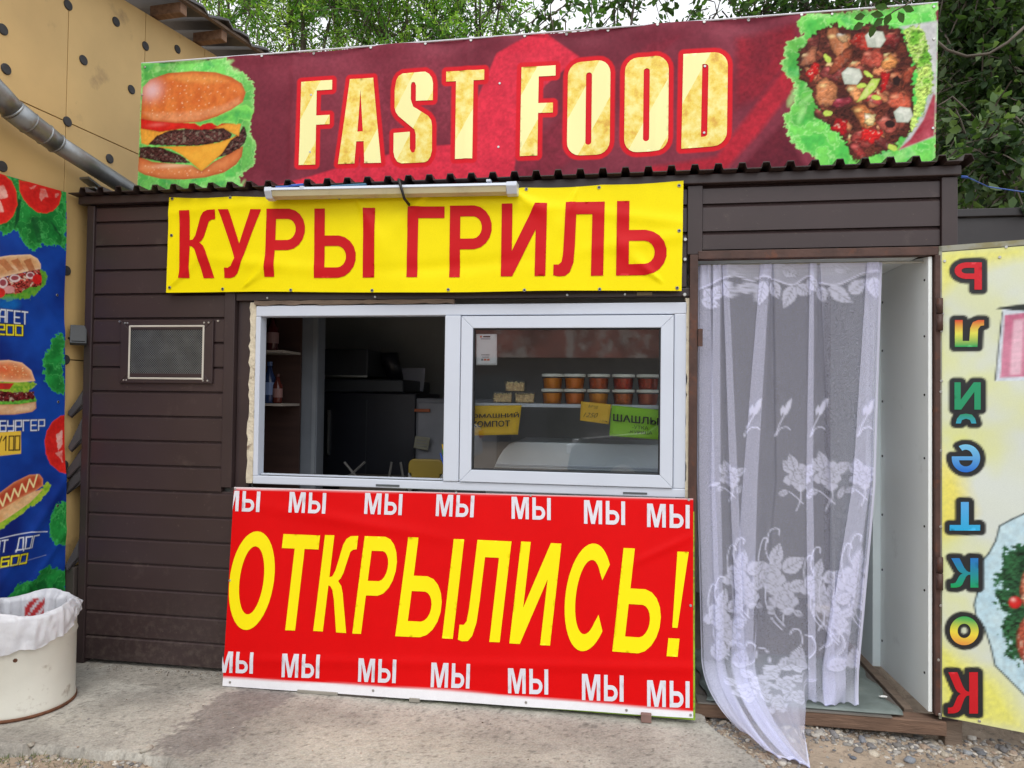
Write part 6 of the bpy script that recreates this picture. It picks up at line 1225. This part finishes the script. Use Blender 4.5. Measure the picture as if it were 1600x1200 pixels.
# debris band under the doorsill
def regS(g): x = g.uniform(.38, 2.2); return x, -.06-.05*abs(g.normal())
parts_.append(rocks(700, regS, .003, .014, 6, hgt, SC))
off = 0; VV = []; FF = []; CC = []
for a, b, c in parts_: VV.append(a); FF.append(b+off); CC.append(c); off += len(a)
o = mesh('gravel', np.concatenate(VV), np.concatenate(FF), stone, smooth=True, kind='stuff'); setcol(o, np.concatenate(CC))
PEB = [(1348, 1152, .021, (128, 130, 136), 'dark grey pebble on bare dirt right of the curtain end'), (1333, 1184, .015, (104, 108, 116), 'small dark pebble lying alone between curtain tip and gravel'), (1485, 1181, .021, (172, 150, 138), 'pinkish pebble below the timber post at the lower right'), (1422, 1180, .021, (118, 122, 128), 'grey flat pebble left of the pinkish one'), (1512, 1168, .022, (140, 142, 144), 'pale grey pebble right of the timber post'), (1535, 1172, .017, (116, 118, 122), 'grey pebble second right of the timber post'), (1411, 1150, .014, (146, 146, 142), 'rounded grey pebble in the gravel midway to the post'), (1195, 1172, .016, (120, 122, 126), 'grey pebble at the slab edge under the curtain hem'), (1460, 1162, .014, (150, 148, 142), 'light pebble just left of the timber post'), (1558, 1186, .018, (160, 152, 144), 'beige pebble near the lower right corner below the sign'), (905, 1230, .02, (120, 120, 120), ''), (48, 1178, .013, (168, 162, 150), 'pale pebble in the dirt strip below the bin'), (85, 1186, .014, (150, 140, 128), 'brownish pebble right of the pale one below the bin'), (228, 1186, .020, (176, 170, 158), 'chipped piece of broken concrete at the tip of the slab')]
for k, (x, y, r, c, lb) in enumerate(PEB):
    if not lb: continue
    p = gr(x, y, -.035); V, F, C_ = rocks(1, lambda g: (p[0], p[1]), r, r*1.001, 50+k, lambda a, b: max(hgt(a, b), -.0 if inside_slab(a, b) else -1), [c], .62)
    o = mesh('pebble', V, F, stone, smooth=True, origin=(p[0], p[1], -.035)); setcol(o, C_); tag(o, lb, 'stone', 'larger pebbles lying on the dirt')
# pale scraps of litter by the step
for k, (x, y, lb) in enumerate(((1400, 1142, 'torn white scrap of litter in the gravel below the doorsill'), (1432, 1126, 'tiny white scrap of litter right under the doorsill end'), (1380, 1089, 'small white paper scrap lying on the worn floor covering'))):
    z = -.02 if k < 2 else .068; p = gr(x, y, z); g = np.random.default_rng(k); n = 9; V = [(p[0], p[1], z+.008)]+[(p[0]+(.016+.008*g.random())*math.cos(a), p[1]+(.008+.006*g.random())*math.sin(a), z+.006*g.random()) for a in np.linspace(0, 6.28, n+1)[:-1]]
    o = mesh('paper_scrap', V, [(0, q+1, (q+1) % n+1) for q in range(n)], mat('litter_white', (224, 224, 220), rough=.7), origin=(p[0], p[1], z)); s2 = o.modifiers.new('thick', 'SOLIDIFY'); s2.thickness = .001; tag(o, lb, 'litter')
# small weeds at the slab's left edge
g = np.random.default_rng(9); mb = MB()
for _ in range(260):
    x = g.uniform(-2.75, -2.0); y = -.815-.05*abs(g.normal()); h_ = g.uniform(.006, .022); a = g.uniform(0, 6.28); z = hgt(x, y)
    mb.add([(x-.002*math.cos(a), y-.002*math.sin(a), z), (x+.002*math.cos(a), y+.002*math.sin(a), z), (x+.012*math.cos(a+1), y+.01*math.sin(a+1), z+h_)], [(0, 1, 2)])
mb.build('weeds', mat('weed_green', (92, 104, 62), rough=.8, var=.3), kind='stuff')
# ================================================================== DARK FENCE BEHIND, RIGHT
fn = thing('fence', 'dark grey brown horizontal board fence behind the kiosk on the right', 'fence', (3.2, 1.5, 0))
fz = atf(1560, 326, 1.5)[2]
fmat = mat('fence_dark', (50, 48, 50), rough=.55, var=.12, rand=.1)
for k in range(11):
    z1 = fz-.055-k*.20; z0 = z1-.19
    if z0 < -.05: break
    box('board', fmat, fn, 1.7, 6.5, 1.5, 1.53, z0, z1, .003)
box('top_rail', fmat, fn, 1.68, 6.5, 1.48, 1.55, fz-.05, fz, .004)
for x in (1.7, 3.3, 4.9, 6.42): box('post', fmat, fn, x, x+.07, 1.531, 1.60, -.05, fz-.051)
# ================================================================== TREES
leafm = {}
def leaf_mat(name, c, tr=.45):
    m = bpy.data.materials.new(name); m.use_nodes = True; N = m.node_tree.nodes; L = m.node_tree.links; b = N['Principled BSDF']; b.inputs['Roughness'].default_value = .55; b.inputs['Specular IOR Level'].default_value = .3
    a = N.new('ShaderNodeAttribute'); a.attribute_name = 'print'; L.new(a.outputs[0], b.inputs['Base Color']); t = N.new('ShaderNodeBsdfTranslucent')
    g_ = N.new('ShaderNodeMix'); g_.data_type = 'RGBA'; g_.blend_type = 'MULTIPLY'; g_.inputs[0].default_value = 1; L.new(a.outputs[0], g_.inputs[6]); g_.inputs[7].default_value = (1.5, 1.7, .6, 1); L.new(g_.outputs[2], t.inputs[0])
    ms = N.new('ShaderNodeMixShader'); ms.inputs[0].default_value = tr; L.new(b.outputs[0], ms.inputs[1]); L.new(t.outputs[0], ms.inputs[2]); L.new(ms.outputs[0], N['Material Output'].inputs[0]); return m
bark = mat('grey_bark', (92, 84, 74), rough=.9, var=.3, scale=8, bump=.6, bscale=30)
LM = leaf_mat('leaf', None)
def tree(name, label, base, crowns, ntwig, nleaf, size, aspect, cols, seed, trunk_r=.12, twig_len=.5, droop=.3, cat='tree'):
    g = np.random.default_rng(seed); base = np.array(base, float); t = thing(name, label, cat, tuple(base), 'trees behind the kiosk')
    cs = np.array([c[:3] for c in crowns]); rs_ = np.array([c[3] for c in crowns]); top = cs.mean(0)
    mb = MB(); mid = base+np.array([g.normal()*.1, g.normal()*.1, (top[2]-base[2])*.45]); mb.tube([base, (base+mid)/2+g.normal(size=3)*.05, mid, (mid+top)/2+g.normal(size=3)*.1, top], [trunk_r, trunk_r*.85, trunk_r*.7, trunk_r*.45, trunk_r*.15], 10); mb.build('trunk', bark, t, smooth=True)
    mb = MB(); tw = MB()
    for c, r in zip(cs, rs_):
        st = mid+(top-mid)*g.uniform(0, .6); m_ = (st+c)/2+g.normal(size=3)*.12*r; mb.tube([st, m_, c, c+g.normal(size=3)*.3*r], [trunk_r*.4, trunk_r*.26, trunk_r*.16, trunk_r*.05], 6)
    VV = []; CC = []; tl = []
    for k in range(ntwig):
        w = g.choice(len(cs), p=rs_**2/np.sum(rs_**2)); d = g.normal(size=3); d /= np.linalg.norm(d); a = cs[w]+d*rs_[w]*g.uniform(.15, .75); dirn = d+g.normal(size=3)*.5; dirn[2] -= droop; dirn /= np.linalg.norm(dirn); ln = twig_len*g.uniform(.6, 1.4); b = a+dirn*ln; b[2] -= droop*ln*.3
        tw.tube([a, (a+b)/2+np.array([0, 0, .06*ln]), b], [size*.10, size*.07, size*.04], 3, cap=False)
        if k % 3 == 0: tl.append((cs[w], a))
        u_ = g.random(nleaf); pos = a+(b-a)*u_[:, None]+np.array([0, 0, 1])*(.06*ln*4*u_*(1-u_))[:, None]+g.normal(size=(nleaf, 3))*size*.35
        ax = dirn*.5+g.normal(size=(nleaf, 3)); ax[:, 2] -= droop*1.2; ax /= np.linalg.norm(ax, axis=1)[:, None]; sd_ = np.cross(ax, g.normal(size=(nleaf, 3))*.6+np.array([0, 0, 1])); sd_ /= np.linalg.norm(sd_, axis=1)[:, None]; nm = np.cross(ax, sd_)
        s_ = size*g.uniform(.6, 1.25, (nleaf, 1)); W_ = s_*aspect
        VV.append(np.stack([pos, pos+ax*s_*.38+sd_*W_*.5+nm*s_*.06, pos+ax*s_*.75+sd_*W_*.33+nm*s_*.02, pos+ax*s_-nm*s_*.08, pos+ax*s_*.75-sd_*W_*.33+nm*s_*.02, pos+ax*s_*.38-sd_*W_*.5+nm*s_*.06], 1).reshape(-1, 3))
        c = cols[g.integers(len(cols))]; CC.append(np.repeat(lin(c)[None]*g.uniform(.7, 1.3, (nleaf, 1)), 6, 0))
    for a, b in tl: mb.tube([a, (a+b)/2+g.normal(size=3)*.04, b], [trunk_r*.10, trunk_r*.07, size*.12], 4, cap=False)
    mb.build('limbs', bark, t, smooth=True); tw.build('twigs', bark, t, kind='stuff')
    V = np.concatenate(VV); n = len(V)//6; q = np.arange(n)[:, None]*6; F = np.concatenate([q+[0, 1, 2, 3], q+[0, 3, 4, 5]])
    o = mesh('crown', V, F, LM, t, smooth=False); setcol(o, np.concatenate(CC)); return t
def cr_(x, y, Y, r): p = fa(x, y, Y); return (p[0], Y, p[2], r)
GA = [(130, 168, 74), (108, 150, 66), (150, 184, 90), (92, 136, 62), (170, 196, 104)]; GD = [(62, 92, 50), (78, 112, 60), (50, 76, 42), (92, 124, 70)]; GR = [(58, 78, 48), (70, 94, 58), (46, 66, 40), (84, 108, 70), (98, 116, 84)]
def gp(x, Y): p = fa(x, 400, Y); return (p[0], Y, -.05)
tree('ash_tree', 'pale green slender tree rising just behind the sloping metal roof on the left', gp(330, 6.5), [cr_(330, 40, 6.5, .9), cr_(300, -30, 6.6, 1.0), cr_(390, 20, 6.3, .8), cr_(350, -120, 6.5, 1.1)], 250, 30, .085, .36, GA, 1, .09, .6, .5)
tree('ash_tree', 'bright green leafy tree above the left part of the banner behind the word FAST', gp(470, 7), [cr_(450, 40, 7, 1.0), cr_(520, 10, 7.1, 1.0), cr_(480, -80, 7, 1.2), cr_(430, -160, 7, 1.2)], 340, 32, .085, .36, GA, 2, .10, .6, .5)
tree('ash_tree', 'denser mid green tree above the banner between the words', gp(620, 7.4), [cr_(600, 60, 7.2, 1.0), cr_(680, 40, 7.4, .9), cr_(640, -50, 7.3, 1.2), cr_(560, -20, 7.5, 1.0), cr_(700, 95, 7.2, .7)], 470, 32, .085, .38, GA[1:4]+GD[1:2], 3, .11, .6, .45)
tree('ash_tree', 'yellow green tree right of the dense one, with sky showing at its right edge', gp(760, 7.2), [cr_(730, 60, 7.0, .7), cr_(780, 10, 7.2, .8), cr_(740, -70, 7.2, 1.1)], 170, 28, .08, .4, GA[:3]+GD[3:], 4, .10, .55, .4)
tree('broadleaf_tree', 'thin darker branches with broad leaves against white sky above the word FOOD', gp(980, 5.2), [cr_(860, 25, 5.0, .40), cr_(925, 70, 5.0, .30), cr_(960, 5, 5.1, .40), cr_(1060, 60, 5.2, .45), cr_(1120, 20, 5.2, .5), cr_(1000, -70, 5.1, .7), cr_(830, 60, 5.1, .35)], 120, 13, .10, .55, GD+GR[:2], 5, .08, .4, .45)
tree('broadleaf_tree', 'dark leafy branches above the kebab end of the banner, reaching over it', gp(1290, 4.6), [cr_(1180, 35, 4.6, .45), cr_(1260, 15, 4.6, .5), cr_(1370, 5, 4.4, .5), cr_(1240, -70, 4.8, .7)], 210, 14, .095, .55, GD+GR[:3], 6, .08, .4, .35)
tree('broadleaf_tree', 'big dark green broadleaf tree filling the upper right corner beside the banner', gp(1560, 2.9), [cr_(1500, 60, 2.9, .50), cr_(1580, 60, 2.7, .5), cr_(1540, 190, 2.7, .5), cr_(1600, 150, 2.6, .45), cr_(1500, 260, 2.9, .4), cr_(1580, 270, 2.6, .42), cr_(1530, -30, 2.8, .6)], 560, 17, .085, .55, GR, 7, .09, .35, .35)
tree('broadleaf_tree', 'deep green tree mass seen through the big right hand tree, further back', gp(1600, 5.5), [cr_(1500, 120, 5.4, 1.0), cr_(1600, 60, 5.4, 1.0), cr_(1560, 260, 5.2, .9), cr_(1640, 240, 5.2, .9), cr_(1470, 20, 5.4, .8), cr_(1540, -40, 5.5, 1.0)], 720, 24, .12, .55, GD, 8, .12, .5, .3)
# low leafy branch over the fence, close to the kiosk corner
tree('broadleaf_shrub', 'grey green leafy branches hanging low over the fence right of the kiosk corner', gp(1590, 1.9), [cr_(1540, 250, 1.8, .28), cr_(1590, 295, 1.7, .26), cr_(1600, 230, 1.8, .3)], 90, 12, .085, .6, GR[2:], 9, .03, .28, .5, 'shrub')
# bare curved twigs in the right tree
tg = thing('hanging_twig', 'bare curved grey branch arching across the dark leaves right of the banner', 'branch', tuple(fa(1500, 60, 2.2)))
MB().tube([fa(x, y, 2.15) for x, y in ((1462, 62), (1480, 78), (1510, 88), (1545, 84), (1575, 66), (1605, 38))], [.008, .009, .010, .010, .011, .012], 6).build('stem', bark, tg, smooth=True)
MB().tube([fa(x, y, 2.14) for x, y in ((1464, 166), (1478, 158), (1488, 151), (1505, 166), (1525, 186))], [.005, .006, .007, .005, .004], 6).build('stem', bark, tg, smooth=True)
tg2 = thing('leafy_twig', 'small twig with dark leaves hanging in front of the kebab picture', 'branch', tuple(fa(1370, 20, -.1)))
MB().tube([fa(x, y, -.08) for x, y in ((1440, -14), (1415, 8), (1396, 18), (1372, 36))], [.004, .0035, .003, .002], 5).build('stem', bark, tg2, smooth=True)
g = np.random.default_rng(4)
for x, y, a in ((1392, 20, 2.0), (1380, 28, 2.4), (1366, 38, 1.8), (1352, 24, 2.8), (1404, 18, 1.2), (1350, 36, 2.6), (1388, 12, 3.4), (1360, 22, .3), (1410, 12, .2)):
    p = fa(x, y, -.09); ln = .055; dx = np.array([math.cos(a), g.uniform(-.3, .3), -math.sin(a)]); dx /= np.linalg.norm(dx); sd_ = np.cross(dx, (0, 1, .3)); sd_ /= np.linalg.norm(sd_); V = [p, p+dx*ln*.4+sd_*.016+np.array([0, -.004, 0]), p+dx*ln*.75+sd_*.011, p+dx*ln, p+dx*ln*.75-sd_*.011, p+dx*ln*.4-sd_*.016+np.array([0, -.004, 0])]
    o = mesh('leaf', V, [(0, 1, 2, 3), (0, 3, 4, 5)], LM, tg2); setcol(o, np.tile(lin((62, 88, 46)), (6, 1)))
MB().tube([fa(1502, 276, -.02), fa(1512, 277, -.03)], .006, 6).tube([fa(1512, 277, -.03), fa(1545, 292, .3), fa(1600, 300, .6)], .003, 4).build('cable', mat('blue_wire', (50, 90, 170)), kiosk)
# ================================================================== ACROSS THE ROAD (seen reflected in the pane)
op = thing('shop_building', 'long shop building across the yard with grey ribbed roof and faded brown sign band', 'building', (0, -20, 0))
box('wall', mat('shop_wall', (84, 84, 90), rough=.8, var=.2), op, -22, 16, -24, -20, -.05, 2.9)
MB().prism([(-22.3, -19.0, 2.75), (-22.3, -19.0, 3.75), (-22.3, -19.2, 3.75), (-22.3, -19.2, 2.75)], (0, 0, 0), (38.6, 0, 0)).build('sign_band', mat('shop_band', (160, 96, 86), rough=.5, var=.5, scale=1.2, dirt=((206, 196, 190), 1.4, .52, .8)), op)
V = []; n = 300
for k in range(n):
    x = -22.5+k*39/n; z = .05*(k % 2)
    V += [(x, -18.9, 3.80+z), (x, -25, 6.6+z)]
F = [(2*k, 2*k+2, 2*k+3, 2*k+1) for k in range(n-1)]
mesh('roof', V, F, mat('shop_roof', (186, 196, 200), rough=.4, metal=.3), op)
for x in (-15, -10.4, -6.6, -2.4, 2.6, 7.4): box('door', mat('shop_dark_opening', (36, 36, 40), rough=.4), op, x, x+1.3, -19.99, -19.95, -.05, 2.2); box('window', mat('shop_glass', (60, 70, 80), rough=.1), op, x+1.6, x+3.3, -19.99, -19.95, .9, 2.2)
def car(label, c, x0, y0, sc=1.0):
    t = thing('parked_car', label, 'car', (x0, y0, 0)); pm = mat('car_paint_%d' % c[0], c, rough=.2, var=.02, spec=.7)
    side = [(-2.15, .35), (-2.1, .72), (-1.9, .86), (-1.0, .96), (-.45, 1.42), (.95, 1.45), (1.65, 1.02), (2.1, .92), (2.15, .40), (1.7, .26), (-1.7, .26)]
    MB().prism([(x0+a*sc, y0-.82, b) for a, b in side], (0, 0, 0), (0, 1.64, 0)).build('body', pm, t, bevel=.06)
    MB().prism([(x0+a*sc, y0-.83, b) for a, b in [(-.86, .98), (-.40, 1.36), (.85, 1.39), (1.4, 1.02)]], (0, 0, 0), (0, 1.66, 0)).build('side_window', mat('car_glass', (24, 28, 32), rough=.08), t)
    MB().prism([(x0-1.02*sc, y0-.7, .975), (x0-.47*sc, y0-.62, 1.40), (x0-.47*sc, y0+.62, 1.40), (x0-1.02*sc, y0+.7, .975)], (0, 0, 0), (-.02, 0, .015)).build('windscreen', MATS['car_glass'], t)
    for a in (-1.35, 1.35):
        for s_ in (-1, 1):
            w = MB().disc((x0+a*sc, y0+s_*.66, .31), (0, s_, 0), .31, .19, 24, bev=.03).build('wheel', mat('tyre', (26, 26, 28), rough=.8), t); MB().disc((x0+a*sc, y0+s_*.852, .31), (0, s_, 0), .19, .006, 18).build('rim', steel, w)
    for s_ in (-1, 1): box('headlight', mat('lamp_clear', (220, 224, 228), rough=.1), t, x0-2.16, x0-2.0, y0+s_*.62-.17, y0+s_*.62+.17, .62, .76, .02); box('tail_light', mat('lamp_red', (150, 20, 24), rough=.2), t, x0+2.02, x0+2.17, y0+s_*.66-.12, y0+s_*.66+.12, .70, .84, .02)
car('dark grey parked car across the yard, mirrored at the right in the window pane', (40, 42, 48), 1.4, -7.6)
car('white parked car across the yard, left of the dark one', (206, 210, 214), -4.6, -8.4)
